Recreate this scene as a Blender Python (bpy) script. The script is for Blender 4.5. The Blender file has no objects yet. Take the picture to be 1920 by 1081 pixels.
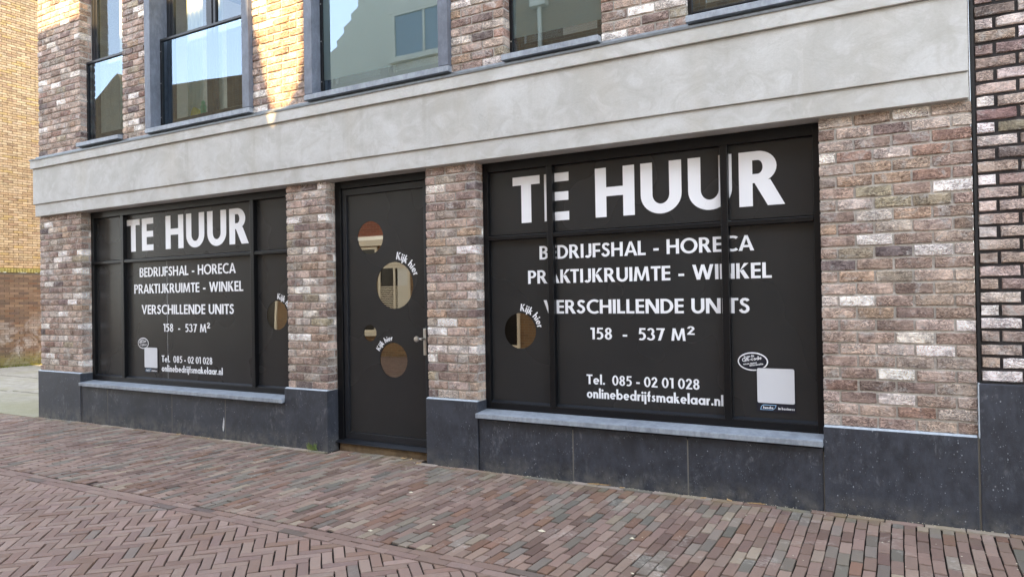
import bpy, bmesh, math, random
import numpy as np
from mathutils import Vector, Matrix
R = math.radians
rnd = random.Random(7)
sc = bpy.context.scene
col = sc.collection

# ------------------------------------------------------------------ camera
cd = bpy.data.cameras.new('camera'); cam = bpy.data.objects.new('camera', cd); col.objects.link(cam)
CAM = Vector((10.400, -5.246, 1.555))
yaw, pitch, roll = R(29.6186), R(0.489), R(-0.959)
Fw = Vector((-math.sin(yaw)*math.cos(pitch), math.cos(yaw)*math.cos(pitch), math.sin(pitch)))
Rt = Vector((math.cos(yaw), math.sin(yaw), 0)); Up = Rt.cross(Fw)
R2 = Rt*math.cos(roll)+Up*math.sin(roll); U2 = Up*math.cos(roll)-Rt*math.sin(roll)
M3 = Matrix((R2, U2, -Fw)).transposed()
cam.matrix_world = Matrix.Translation(CAM) @ M3.to_4x4()
cd.sensor_fit = 'HORIZONTAL'; cd.sensor_width = 36; cd.lens = 36*1331/1920
cd.clip_start = .05; cd.clip_end = 500
sc.camera = cam
# ------------------------------------------------------------------ world, sun, exposure
SUN_EL, SUN_AZ = 32.0, 0.0      # azimuth measured from -Y
w = bpy.data.worlds.new('World'); sc.world = w; w.use_nodes = True
nt = w.node_tree; nt.nodes.clear()
sky = nt.nodes.new('ShaderNodeTexSky'); sky.sky_type = 'NISHITA'; sky.sun_disc = False
sky.sun_elevation = R(SUN_EL); sky.sun_rotation = R(180+SUN_AZ); sky.altitude = 10; sky.air_density = 1.0; sky.dust_density = .6; sky.ozone_density = 1.5
bg = nt.nodes.new('ShaderNodeBackground'); bg.inputs[1].default_value = .15
wo = nt.nodes.new('ShaderNodeOutputWorld')
hs = nt.nodes.new('ShaderNodeHueSaturation'); hs.inputs['Saturation'].default_value = .46
nt.links.new(sky.outputs[0], hs.inputs['Color']); nt.links.new(hs.outputs[0], bg.inputs[0]); nt.links.new(bg.outputs[0], wo.inputs[0])
sl = bpy.data.lights.new('sun', 'SUN'); sl.energy = 3.2; sl.angle = R(.5); sl.color = (1.0, .64, .26)
so = bpy.data.objects.new('sun', sl); col.objects.link(so)
sd = Vector((math.sin(R(SUN_AZ))*math.cos(R(SUN_EL)), -math.cos(R(SUN_AZ))*math.cos(R(SUN_EL)), math.sin(R(SUN_EL))))
so.rotation_euler = sd.to_track_quat('Z', 'Y').to_euler()
vs = sc.view_settings; vs.view_transform = 'Standard'; vs.look = 'None'; vs.gamma = 1; vs.use_curve_mapping = False
vs.exposure = 2.9
sc.cycles.max_bounces = 8; sc.cycles.transparent_max_bounces = 12

# ------------------------------------------------------------------ helpers
def srgb(r, g, b, k=1.0):
    f = lambda c: ((c/255)/12.92 if c/255 <= .04045 else (((c/255)+.055)/1.055)**2.4)*k
    return (f(r), f(g), f(b), 1)
def tag(o, label=None, cat=None, group=None, kind=None):
    if label: o['label'] = label
    if cat: o['category'] = cat
    if group: o['group'] = group
    if kind: o['kind'] = kind
    return o
def link(name, me, parent=None, mat=None):
    o = bpy.data.objects.new(name, me); col.objects.link(o)
    if parent: o.parent = parent
    if mat is not None and me is not None and not me.materials: me.materials.append(mat)
    return o
def empty(name, loc=(0, 0, 0)):
    o = bpy.data.objects.new(name, None); o.location = loc; o.empty_display_size = .2; col.objects.link(o); return o
class MB:
    """mesh builder with optional per-face tint"""
    def __init__(s): s.v = []; s.f = []; s.c = []
    def add(s, vs_, fs, c=(1, 1, 1)):
        n = len(s.v); s.v += [tuple(p) for p in vs_]
        for f in fs: s.f.append(tuple(i+n for i in f)); s.c.append(c)
    def box(s, x0, x1, y0, y1, z0, z1, c=(1, 1, 1)):
        vs_ = [(x0, y0, z0), (x1, y0, z0), (x1, y1, z0), (x0, y1, z0), (x0, y0, z1), (x1, y0, z1), (x1, y1, z1), (x0, y1, z1)]
        s.add(vs_, [(0, 3, 2, 1), (4, 5, 6, 7), (0, 1, 5, 4), (1, 2, 6, 5), (2, 3, 7, 6), (3, 0, 4, 7)], c)
    def prism_x(s, prof, x0, x1):      # prof: list of (y,z), extruded along x
        n = len(prof); vs_ = [(x0, y, z) for y, z in prof]+[(x1, y, z) for y, z in prof]
        fs = [tuple(range(n)), tuple(range(2*n-1, n-1, -1))]+[(i, i+n, (i+1) % n+n, (i+1) % n) for i in range(n)]
        s.add(vs_, fs)
    def prism_y(s, prof, y0, y1):      # prof: list of (x,z), extruded along y
        n = len(prof); vs_ = [(x, y0, z) for x, z in prof]+[(x, y1, z) for x, z in prof]
        fs = [tuple(range(n)), tuple(range(2*n-1, n-1, -1))]+[(i, i+n, (i+1) % n+n, (i+1) % n) for i in range(n)]
        s.add(vs_, fs)
    def cyl(s, p0, p1, r, n=12, r1=None):
        p0 = Vector(p0); p1 = Vector(p1); d = (p1-p0).normalized(); a = d.orthogonal().normalized(); b = d.cross(a); r1 = r if r1 is None else r1
        vs_ = [p0+(a*math.cos(t)+b*math.sin(t))*r for t in [2*math.pi*i/n for i in range(n)]]+[p1+(a*math.cos(t)+b*math.sin(t))*r1 for t in [2*math.pi*i/n for i in range(n)]]
        s.add(vs_, [tuple(range(n-1, -1, -1)), tuple(range(n, 2*n))]+[(i, (i+1) % n, (i+1) % n+n, i+n) for i in range(n)])
    def build(s, name, mat, parent=None, bevel=0, tint=False, smooth=False, fixn=True):
        me = bpy.data.meshes.new(name); me.from_pydata(s.v, [], s.f)
        if fixn:
            bm = bmesh.new(); bm.from_mesh(me); bmesh.ops.recalc_face_normals(bm, faces=bm.faces); bm.to_mesh(me); bm.free()
        if tint:
            at = me.attributes.new('tint', 'FLOAT_COLOR', 'FACE')
            at.data.foreach_set('color', np.array([(c[0], c[1], c[2], 1) for c in s.c], dtype=np.float32).ravel())
        o = link(name, me, parent, mat)
        if bevel:
            m = o.modifiers.new('bevel', 'BEVEL'); m.width = bevel; m.segments = 2; m.limit_method = 'ANGLE'; m.angle_limit = R(40)
        if smooth:
            for p in me.polygons: p.use_smooth = True
        return o
def bxo(name, b, mat, parent=None, bevel=0):
    m = MB(); m.box(*b); return m.build(name, mat, parent, bevel)

# ------------------------------------------------------------------ materials
class NT:
    def __init__(s, name):
        s.m = bpy.data.materials.new(name); s.m.use_nodes = True; s.t = s.m.node_tree; s.t.nodes.clear()
        s.out = s.t.nodes.new('ShaderNodeOutputMaterial'); s.b = s.t.nodes.new('ShaderNodeBsdfPrincipled'); s.l(s.b.outputs[0], s.out.inputs[0])
        s.geo = s.n('ShaderNodeNewGeometry')
    def n(s, t, **k):
        x = s.t.nodes.new(t)
        for a, b in k.items(): setattr(x, a, b)
        return x
    def l(s, a, b): s.t.links.new(a, b)
    def pos(s, scale=(1, 1, 1)):
        mp = s.n('ShaderNodeMapping'); mp.inputs['Scale'].default_value = scale; s.l(s.geo.outputs['Position'], mp.inputs[0]); return mp.outputs[0]
    def noise(s, scale, detail=4, rough=.55, dist=0, vec=None, sc_=(1, 1, 1)):
        x = s.n('ShaderNodeTexNoise'); x.inputs['Scale'].default_value = scale; x.inputs['Detail'].default_value = detail
        x.inputs['Roughness'].default_value = rough; x.inputs['Distortion'].default_value = dist
        s.l(vec if vec is not None else s.pos(sc_), x.inputs['Vector']); return x.outputs['Fac']
    def ramp(s, fac, stops):
        x = s.n('ShaderNodeValToRGB'); e = x.color_ramp.elements
        while len(e) < len(stops): e.new(.5)
        for i, (p, c) in enumerate(stops):
            e[i].position = p; e[i].color = c if len(c) == 4 else (c[0], c[1], c[2], 1)
        s.l(fac, x.inputs[0]); return x.outputs[0]
    def g(s, fac, a, b, lo=0., hi=1.):
        x = s.n('ShaderNodeMapRange'); x.inputs[1].default_value = a; x.inputs[2].default_value = b; x.inputs[3].default_value = lo; x.inputs[4].default_value = hi
        s.l(fac, x.inputs[0]); return x.outputs[0]
    def mix(s, fac, a, b, mode='MIX'):
        x = s.n('ShaderNodeMix', data_type='RGBA', blend_type=mode)
        for i, v in ((0, fac), (6, a), (7, b)):
            if hasattr(v, 'is_linked') or hasattr(v, 'links'): s.l(v, x.inputs[i])
            else: x.inputs[i].default_value = v
        return x.outputs[2]
    def math(s, op, a, b=0.):
        x = s.n('ShaderNodeMath', operation=op)
        for i, v in ((0, a), (1, b)):
            if hasattr(v, 'links'): s.l(v, x.inputs[i])
            else: x.inputs[i].default_value = v
        return x.outputs[0]
    def bump(s, h, dist, strength=1., prev=None):
        x = s.n('ShaderNodeBump'); x.inputs['Distance'].default_value = dist; x.inputs['Strength'].default_value = strength
        s.l(h, x.inputs['Height'])
        if prev is not None: s.l(prev, x.inputs['Normal'])
        return x.outputs[0]
    def fin(s, base=None, rough=None, normal=None, spec=None, metal=None):
        for k, v in (('Base Color', base), ('Roughness', rough), ('Normal', normal), ('Specular IOR Level', spec), ('Metallic', metal)):
            if v is None: continue
            if hasattr(v, 'links'): s.l(v, s.b.inputs[k])
            else: s.b.inputs[k].default_value = v
        return s.m
def simple(name, c, rough=.6, metal=0., spec=.5, nscale=None, amt=.15, bump=None):
    q = NT(name); base = c
    if nscale:
        n = q.noise(nscale, 5)
        lo = tuple(v*(1-amt) for v in c[:3])+(1,); hi = tuple(min(1, v*(1+amt)) for v in c[:3])+(1,)
        base = q.mix(q.g(n, .3, .7), lo, hi)
    nn = q.bump(q.noise(bump[0], 5), bump[1]) if bump else None
    return q.fin(base, rough, nn, spec, metal)

def brick_mat(name, single, whites=.7, crease=1.0, joints_dirty=None):
    """hand moulded brick: colour from the object colour (single) or the face attribute (joined)"""
    q = NT(name)
    if single:
        oi = q.n('ShaderNodeObjectInfo'); tint = oi.outputs['Color']
    else:
        at = q.n('ShaderNodeAttribute'); at.attribute_name = 'tint'; tint = at.outputs['Color']
    # wandering creases of hand-thrown clay: contour lines of a stretched noise
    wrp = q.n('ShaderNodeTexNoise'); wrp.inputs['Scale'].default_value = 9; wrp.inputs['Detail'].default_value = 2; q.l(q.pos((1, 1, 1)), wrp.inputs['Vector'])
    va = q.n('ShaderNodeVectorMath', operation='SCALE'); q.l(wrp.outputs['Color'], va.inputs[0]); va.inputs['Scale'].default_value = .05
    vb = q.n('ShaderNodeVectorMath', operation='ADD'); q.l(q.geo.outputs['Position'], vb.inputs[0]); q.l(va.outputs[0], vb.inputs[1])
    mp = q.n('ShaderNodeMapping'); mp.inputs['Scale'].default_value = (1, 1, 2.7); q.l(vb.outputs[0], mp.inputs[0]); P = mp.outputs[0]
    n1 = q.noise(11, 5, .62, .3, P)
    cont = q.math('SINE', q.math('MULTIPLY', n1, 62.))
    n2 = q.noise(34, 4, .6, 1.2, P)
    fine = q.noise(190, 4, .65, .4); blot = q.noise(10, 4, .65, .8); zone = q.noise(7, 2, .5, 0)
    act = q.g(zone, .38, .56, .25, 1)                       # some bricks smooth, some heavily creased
    dark = q.math('MULTIPLY', q.g(cont, -.25, -.95), act)  # crease shade painted into the colour, as bump alone shows little
    lite = q.math('MULTIPLY', q.g(cont, .2, .95), act)  # light on the ridges, painted into the colour too
    c1 = q.mix(q.g(blot, .40, .64, 0, .9), tint, q.mix(1.0, tint, (1.30, 1.26, 1.20, 1), 'MULTIPLY'))
    c1 = q.mix(q.g(blot, .47, .32, 0, .8), c1, q.mix(1.0, tint, (.66, .62, .61, 1), 'MULTIPLY'))
    c2 = q.mix(q.math('MULTIPLY', lite, .55*crease), c1, q.mix(1.0, c1, (1.45, 1.43, 1.40, 1), 'MULTIPLY'))
    c2 = q.mix(q.g(n2, .52, .64, 0, .5*crease), c2, q.mix(1.0, c2, (1.45, 1.42, 1.38, 1), 'MULTIPLY'))
    w1 = q.math('MULTIPLY', q.g(q.noise(6.5, 5, .65, .8), .54, .62), q.g(n2, .38, .52, .1, 1))
    c3 = q.mix(q.math('MULTIPLY', w1, whites), c2, srgb(226, 222, 216, .9))
    c3 = q.mix(q.g(n2, .45, .34, 0, .7*crease), c3, q.mix(1.0, c3, (.50, .45, .43, 1), 'MULTIPLY'))  # hollows of the relief shaded in the colour
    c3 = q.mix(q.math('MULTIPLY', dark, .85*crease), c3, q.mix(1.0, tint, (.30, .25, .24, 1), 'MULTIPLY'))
    c4 = q.mix(q.g(fine, .34, .66, .0, .40), c3, q.mix(1.0, c3, (.62, .6, .59, 1), 'MULTIPLY'))
    b1 = q.bump(q.math('MULTIPLY', cont, act), .0035*crease, 1.); b1 = q.bump(n2, .012*crease, 1., b1); b2 = q.bump(fine, .003, .8, b1)
    return q.fin(c4, .9, b2, .2)
def mortar_mat(name, c, amt=.25):
    q = NT(name); n = q.noise(60, 5, .7); n2 = q.noise(3, 4)
    base = q.mix(q.g(n, .3, .7), tuple(v*(1-amt) for v in c[:3])+(1,), tuple(v*(1+amt) for v in c[:3])+(1,))
    base = q.mix(q.g(n2, .4, .7, 0, .3), base, q.mix(1., base, (.75, .73, .68, 1), 'MULTIPLY'))
    return q.fin(base, .95, q.bump(q.noise(180, 4, .7), .003), .2)
M = {}
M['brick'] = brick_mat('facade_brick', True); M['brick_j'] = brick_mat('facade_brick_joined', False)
M['mortar'] = mortar_mat('grey_mortar', srgb(184, 179, 172))
M['dmortar'] = mortar_mat('dark_mortar', srgb(58, 56, 56))

def concrete_mat():
    q = NT('trowelled_render')
    p = q.pos((1, 1, 1.3))
    a = q.noise(1.5, 5, .55, .9, p); b = q.noise(3.6, 6, .6, 1.6, p); c = q.noise(70, 4, .6); v = q.noise(1.1, 4, .5, .2, q.pos((2.6, 1, .5)))
    base = q.mix(q.g(a, .36, .64), srgb(176, 175, 169), srgb(194, 194, 190))
    base = q.mix(q.g(b, .53, .62, 0, .34), base, srgb(204, 205, 203))
    base = q.mix(q.g(b, .46, .37, 0, .34), base, srgb(166, 163, 155))
    base = q.mix(q.g(v, .5, .72, 0, .4), base, srgb(178, 172, 158))
    base = q.mix(q.g(c, .3, .7, 0, .14), base, srgb(140, 138, 132))
    stk = q.math('MULTIPLY', q.g(q.noise(9, 4, .6, 0, None, (1, 1, .06)), .56, .72), q.g(q.noise(1.7, 4), .4, .65))
    base = q.mix(q.math('MULTIPLY', stk, .35), base, srgb(150, 144, 132))
    edge = q.ramp(q.noise(3.1, 5, .62, 1.8, p), [(.485, (0,)*3), (.5, (1,)*3), (.512, (0,)*3)])
    base = q.mix(q.math('MULTIPLY', edge, q.g(q.noise(2.3, 3), .45, .65, 0, .3)), base, srgb(140, 137, 130))
    n = q.bump(b, .006, .5); n = q.bump(c, .0012, .6, n)
    return q.fin(base, .82, n, .3)
M['render'] = concrete_mat()
def bluestone(name, lo, hi, speck=1., rough=.55, bumpd=.0012):
    q = NT(name)
    a = q.noise(3.5, 7, .68, .6); b = q.noise(24, 6, .7, .3, None, (1, 1, .45)); f = q.noise(120, 3, .6)
    base = q.mix(q.g(a, .3, .7), lo, hi)
    base = q.mix(q.g(b, .45, .72, 0, .4), base, tuple(min(1, v*1.7) for v in hi[:3])+(1,))
    base = q.mix(q.g(b, .45, .3, 0, .35), base, tuple(v*.6 for v in lo[:3])+(1,))
    vo = q.n('ShaderNodeTexVoronoi'); vo.inputs['Scale'].default_value = 34; vo.inputs['Randomness'].default_value = 1
    q.l(q.pos((1, 1, .8)), vo.inputs['Vector'])
    msk = q.math('MULTIPLY', q.g(vo.outputs['Distance'], .16, .10), q.g(q.noise(7, 3, .6, .5), .52, .6))
    vo2 = q.n('ShaderNodeTexVoronoi'); vo2.inputs['Scale'].default_value = 85; q.l(q.pos((1, 1, .6)), vo2.inputs['Vector'])
    m2 = q.math('MULTIPLY', q.g(vo2.outputs['Distance'], .17, .1), q.g(q.noise(13, 3, .6), .5, .6))
    sp = q.math('MULTIPLY', q.math('MAXIMUM', msk, m2), .42*speck)
    base = q.mix(sp, base, srgb(190, 196, 202))
    sc1 = q.math('MULTIPLY', q.g(q.noise(2.6, 6, .7, 1.2), .55, .68), q.g(q.noise(40, 4, .7, 0, None, (1, 1, .25)), .45, .65))
    base = q.mix(q.math('MULTIPLY', sc1, .5*speck), base, srgb(132, 134, 138))
    base = q.mix(q.g(q.noise(1.4, 5, .6, .8), .55, .7, 0, .45), base, tuple(v*.62 for v in lo[:3])+(1,))
    sx = q.n('ShaderNodeSeparateXYZ'); q.l(q.geo.outputs['Position'], sx.inputs[0])
    dust = q.math('MULTIPLY', q.g(sx.outputs['Z'], .20, .03), q.g(q.noise(9, 6, .7), .40, .62))
    base = q.mix(q.math('MULTIPLY', dust, .45*speck), base, srgb(120, 116, 106))
    return q.fin(base, q.g(b, .3, .7, rough-.08, rough+.12), q.bump(f, bumpd), .5)
M['plinth'] = bluestone('bluestone_plinth', srgb(36, 39, 46), srgb(57, 60, 68))
M['sill'] = bluestone('bluestone_sill', srgb(118, 125, 134), srgb(150, 157, 164), .25, .5)
M['surround'] = bluestone('bluestone_surround', srgb(86, 92, 102), srgb(110, 116, 126), .35, .55)
M['frame'] = simple('black_coated_aluminium', srgb(10, 11, 14), .38, 0, .35, 40, .15)
M['frame2'] = simple('anthracite_frame', srgb(27, 30, 35), .4, 0, .45, 30, .12)
M['rubber'] = simple('black_rubber', srgb(14, 14, 15), .6)
q = NT('black_window_film')
M['film'] = q.fin(q.mix(q.g(q.noise(1.6, 4), .3, .7), srgb(38, 39, 40), srgb(44, 44, 44)), q.g(q.noise(1.2, 2, .5), .3, .7, .24, .30), None, .38)
M['white'] = simple('white_vinyl_lettering', (.80, .81, .83, 1), .42)
M['navy'] = simple('navy_print', srgb(22, 26, 38), .4)
M['ltblue'] = simple('light_blue_print', srgb(150, 190, 225), .4)
M['qrblank'] = simple('pale_sticker_field', (.60, .61, .63, 1), .4, 0, .5)
M['zinc'] = simple('zinc_flashing', srgb(112, 116, 118), .5, .6, .5, 20, .2)
M['steel'] = simple('brushed_steel', srgb(200, 198, 192), .3, .9)
M['wood'] = simple('bare_threshold_board', srgb(112, 94, 72), .8, 0, .3, 14, .3, (90, .002))
M['white_wood'] = simple('cream_paint', srgb(226, 216, 192), .5, 0, .5, 3, .05)
M['curtain'] = simple('white_curtain', srgb(225, 225, 215), .9)
def glass(name, fac, tint=(1, 1, 1, 1), rough=0., wob=None, gcol=(.46, .57, .68, 1)):
    m = bpy.data.materials.new(name); m.use_nodes = True; t = m.node_tree; t.nodes.clear()
    o = t.nodes.new('ShaderNodeOutputMaterial'); mx = t.nodes.new('ShaderNodeMixShader'); tr = t.nodes.new('ShaderNodeBsdfTransparent'); gl = t.nodes.new('ShaderNodeBsdfGlossy')
    tr.inputs[0].default_value = tint; gl.inputs['Roughness'].default_value = rough; gl.inputs['Color'].default_value = gcol
    lw = t.nodes.new('ShaderNodeLayerWeight'); lw.inputs[0].default_value = .35
    mr = t.nodes.new('ShaderNodeMapRange'); mr.inputs[3].default_value = fac; mr.inputs[4].default_value = 1.
    t.links.new(lw.outputs['Fresnel'], mr.inputs[0]); mr.inputs[1].default_value = .05
    t.links.new(mr.outputs[0], mx.inputs[0]); t.links.new(tr.outputs[0], mx.inputs[1]); t.links.new(gl.outputs[0], mx.inputs[2]); t.links.new(mx.outputs[0], o.inputs[0])
    if wob:
        g_ = t.nodes.new('ShaderNodeNewGeometry'); n = t.nodes.new('ShaderNodeTexNoise'); n.inputs['Scale'].default_value = wob[0]; n.inputs['Detail'].default_value = 1
        b = t.nodes.new('ShaderNodeBump'); b.inputs['Distance'].default_value = wob[1]
        t.links.new(g_.outputs['Position'], n.inputs['Vector']); t.links.new(n.outputs['Fac'], b.inputs['Height']); t.links.new(b.outputs[0], gl.inputs['Normal'])
    return m
M['glass'] = glass('window_glass', .14, (.82, .9, .9, 1), 0, (1.5, .002))
M['glass_hole'] = glass('shop_glass', .30, (.6, .6, .55, 1), 0, (1.2, .0008), (1., .87, .70, 1))
M['glass_bal'] = glass('balustrade_glass', .24, (.85, .95, .95, 1), 0, (2.5, .0002))
M['frost'] = simple('frosted_film', srgb(194, 212, 220), .5, 0, .3)

# ------------------------------------------------------------------ camera ranking (which pieces show largest)
def view(p):
    d = Vector(p)-CAM; wz = d.dot(Fw)
    if wz < .3: return None
    return (960+1331*d.dot(R2)/wz, 540.5-1331*d.dot(U2)/wz, wz)
def rank_pick(cands, n, key=lambda c: c[0]):
    """cands: (center, area, ...) -> set of indices of the n showing largest inside the frame"""
    s = []
    for i, c in enumerate(cands):
        q_ = view(c[0])
        if q_ and -25 < q_[0] < 1945 and -20 < q_[1] < 1100: s.append((c[1]/q_[2]**2, i))
    s.sort(reverse=True); return set(i for _, i in s[:n])

# ------------------------------------------------------------------ brick library
# unit brick: x length -.5...5, z height -.5...5, front at y=0 (proud), back y=1
def unit_brick(r, amp=1.0, nx=4, nz=2):
    vs_ = []; fs = []
    for j in range(nz+1):
        for i in range(nx+1):
            x = -.5+i/nx; z = -.5+j/nz
            e = (i in (0, nx))+(j in (0, nz))
            inx = .022; inz = .07
            xx = x*(1-2*inx)+(r.uniform(-.012, .012) if i in (0, nx) else r.uniform(-.03, .03))
            zz = z*(1-2*inz)+(r.uniform(-.045, .045) if j in (0, nz) else r.uniform(-.08, .08))
            y = r.uniform(-.5, .5) if e == 0 else r.uniform(.0, .9)
            vs_.append([xx, y, zz, 0])
    F = lambda i, j: j*(nx+1)+i
    for j in range(nz):
        for i in range(nx):
            a, b, c, d = F(i, j), F(i+1, j), F(i+1, j+1), F(i, j+1)
            fs += [(a, b, c), (a, c, d)] if r.random() < .5 else [(a, b, d), (b, c, d)]
    ring = [F(i, 0) for i in range(nx+1)]+[F(nx, j) for j in range(1, nz+1)]+[F(i, nz) for i in range(nx-1, -1, -1)]+[F(0, j) for j in range(nz-1, 0, -1)]
    n0 = len(vs_); m = len(ring)
    for k in ring:      # outer ring slightly behind
        x, y, z, _ = vs_[k]; x0 = -.5+(k % (nx+1))/nx; z0 = -.5+(k//(nx+1))/nz
        vs_.append([x0+r.uniform(-.008, .008), 1.6+y, z0+r.uniform(-.05, .05), 0])
    for k in range(m): vs_.append([vs_[n0+k][0], 0, vs_[n0+k][2], 1])   # back ring (4th = 1: at depth)
    for k in range(m):
        a, b = ring[k], ring[(k+1) % m]; c, d = n0+k, n0+(k+1) % m
        fs.append((b, a, c, d)); fs.append((d, c, c+m, d+m))
    return np.array(vs_, float), fs
LIB = {k: [unit_brick(random.Random(100+i), 1, 4 if k == 's' else 2) for i in range(9)] for k in 'sh'}
def brick_verts(kind, var, L, H, D, amp=.0022, mir=False):
    V, F = LIB[kind][var]; o = np.empty((len(V), 3))
    sx = -1 if mir else 1
    o[:, 0] = V[:, 0]*L*sx; o[:, 2] = V[:, 2]*H; o[:, 1] = np.where(V[:, 3] > 0, D, V[:, 1]*amp)
    F2 = [tuple(reversed(f)) for f in F] if mir else F
    return o, F2
_bm_cache = {}
def brick_mesh(kind, var, L, H, D, amp, mat):
    key = (kind, var, round(L, 3), H, D, amp, mat.name)
    if key not in _bm_cache:
        V, F = brick_verts(kind, var, L, H, D, amp)
        me = bpy.data.meshes.new('brick'); me.from_pydata([tuple(p) for p in V], [], F); me.materials.append(mat); _bm_cache[key] = me
    return _bm_cache[key]
PAL = [((158, 141, 129), 18), ((166, 150, 138), 18), ((148, 131, 120), 14), ((174, 159, 148), 12), ((138, 122, 113), 8), ((152, 142, 131), 8), ((126, 112, 106), 5), ((164, 144, 126), 6),
       ((176, 166, 156), 8), ((154, 145, 126), 3), ((216, 212, 206), 10), ((200, 193, 184), 5), ((112, 103, 100), 3), ((148, 125, 112), 3)]
PAL_N = [((154, 140, 131), 12), ((174, 160, 152), 12), ((142, 126, 120), 9), ((188, 177, 171), 10), ((130, 123, 108), 6), ((210, 205, 202), 9), ((136, 114, 109), 4), ((118, 108, 104), 4), ((164, 149, 137), 9)]
def pick(r, pal, k=1.60, j=.10):
    t = sum(p[1] for p in pal); u = r.uniform(0, t)
    for c, wgt in pal:
        u -= wgt
        if u <= 0: break
    f = k*(1+r.uniform(-j, j)); s = srgb(*c)
    return (s[0]*f, s[1]*f*(1+r.uniform(-.02, .02)-.012), s[2]*f*(1+r.uniform(-.03, .03)))
CO = .08033; BH = .0665
def brick_zone(out, x0, x1, z0, rows, parity=0, Lp=.2222, joint=.0135, r=rnd, dl=.05, dr=.05, pal=PAL, row_fn=None):
    """running bond between x0 and x1 on a wall facing -y; appends dicts"""
    for k in range(rows):
        z = z0+CO*(k+.5); par = (k+parity) % 2
        x = x0; first = True
        segs = []
        while x < x1-.03:
            L = Lp/2 if (first and par) else Lp
            if r.random() < .03 and not first: L = Lp/2
            e = min(x+L, x1+joint)
            if x1+joint-e < .05: e = x1+joint
            segs.append((x, e-joint)); x = e; first = False
        for i, (a, b) in enumerate(segs):
            D = .04
            if i == 0: D = max(D, dl if par == 0 else dl*.72)
            if i == len(segs)-1: D = max(D, dr if par == 0 else dr*.72)
            if row_fn and not row_fn(a, b, z): continue
            out.append(dict(c=((a+b)/2+r.uniform(-.0012, .0012), r.uniform(-.0035, .002), z+r.uniform(-.0018, .0018)), L=(b-a), D=D, col=pick(r, pal), var=r.randrange(9), rot=r.uniform(-.006, .006)))
def emit_bricks(lst, parent, mat1, matj, n_single=300, H=BH, name='brick', amp=.0052, frame=None, joined_name='brick_courses'):
    """frame: function mapping local (x,y,z) arrays to world (for walls facing elsewhere)"""
    keep = rank_pick([(d['c'], d['L']*H) for d in lst], n_single) if n_single else set()
    mb = MB(); n = 0
    for i, d in enumerate(lst):
        kind = 's' if d['L'] > .15 else 'h'
        if i in keep:
            Lq = round(d['L']/.005)*.005; me = brick_mesh(kind, d['var'], Lq, H, d['D'], amp, mat1)
            o = link(name, me, parent); o.location = d['c']; o.rotation_euler = (0, d['rot'], 0); o.scale = (d['L']/Lq, 1, 1); o.color = (*d['col'], 1); n += 1
        else:
            V, F = brick_verts(kind, d['var'], d['L'], H, d['D'], amp); V = V+np.array(d['c'])
            if frame: V = frame(V)
            mb.add(V.tolist(), F, d['col'])
    if mb.v:
        o = mb.build(joined_name, matj, parent, tint=True, fixn=False); o['kind'] = 'stuff'
    return n

# ================================================================== GROUND
def gz(x, y): return .0055*x
PAV = [((156, 134, 120), 18), ((147, 126, 113), 18), ((162, 142, 127), 12), ((136, 114, 102), 9), ((138, 130, 118), 8), ((126, 122, 110), 4), ((144, 115, 96), 8), ((152, 142, 127), 7), ((120, 100, 89), 4), ((170, 156, 136), 4)]
ROADP = [((155, 134, 121), 22), ((149, 128, 116), 20), ((160, 140, 127), 14), ((142, 120, 108), 8), ((140, 129, 119), 3), ((144, 120, 105), 8)]
def paver_mat(name, single, stains=1.):
    q = NT(name)
    if single: tint = q.n('ShaderNodeObjectInfo').outputs['Color']
    else:
        at = q.n('ShaderNodeAttribute'); at.attribute_name = 'tint'; tint = at.outputs['Color']
    fine = q.noise(230, 4, .65); mid = q.noise(28, 5, .65, .6); big = q.noise(1.3, 5, .6, .5)
    c = q.mix(q.g(mid, .3, .72, 0, .55), tint, q.mix(1., tint, (1.28, 1.2, 1.16, 1), 'MULTIPLY'))
    c = q.mix(q.g(mid, .42, .28, 0, .5), c, q.mix(1., tint, (.66, .62, .62, 1), 'MULTIPLY'))
    c = q.mix(q.g(big, .42, .72, 0, .3), c, q.mix(1., c, (1.2, 1.2, 1.22, 1), 'MULTIPLY'))
    ef = q.math('MULTIPLY', q.g(q.noise(3.2, 5, .65, .8), .56, .72), q.g(q.noise(45, 4, .7), .42, .62))
    c = q.mix(q.math('MULTIPLY', ef, .6*stains), c, srgb(196, 190, 180))
    c = q.mix(q.g(fine, .35, .7, 0, .28), c, q.mix(1., c, (.6, .58, .56, 1), 'MULTIPLY'))
    sx = q.n('ShaderNodeSeparateXYZ'); q.l(q.geo.outputs['Position'], sx.inputs[0])
    near = q.g(sx.outputs['Y'], -.35, -.05)      # lichen and dust along the foot of the wall
    grn = q.math('MULTIPLY', near, q.g(q.noise(6, 4), .42, .62))
    c = q.mix(q.math('MULTIPLY', grn, .5*stains), c, srgb(128, 118, 84))
    n = q.bump(fine, .0012, .7); n = q.bump(mid, .0025, .6, n)
    return q.fin(c, q.g(mid, .3, .7, .62, .85), n, .4)
M['paver'] = paver_mat('clay_paver', True); M['paver_j'] = paver_mat('clay_paver_joined', False)
M['rpaver'] = paver_mat('road_clay_paver', True, .3); M['rpaver_j'] = paver_mat('road_clay_paver_joined', False, .3)
q = NT('joint_sand'); M['sand'] = q.fin(q.mix(q.g(q.noise(40, 5), .3, .7), srgb(24, 21, 19), srgb(44, 38, 34)), .95, q.bump(q.noise(220, 4), .004), .2)
M['soil'] = simple('far_ground', srgb(120, 110, 104), .9, 0, .3, 2, .2)

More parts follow.
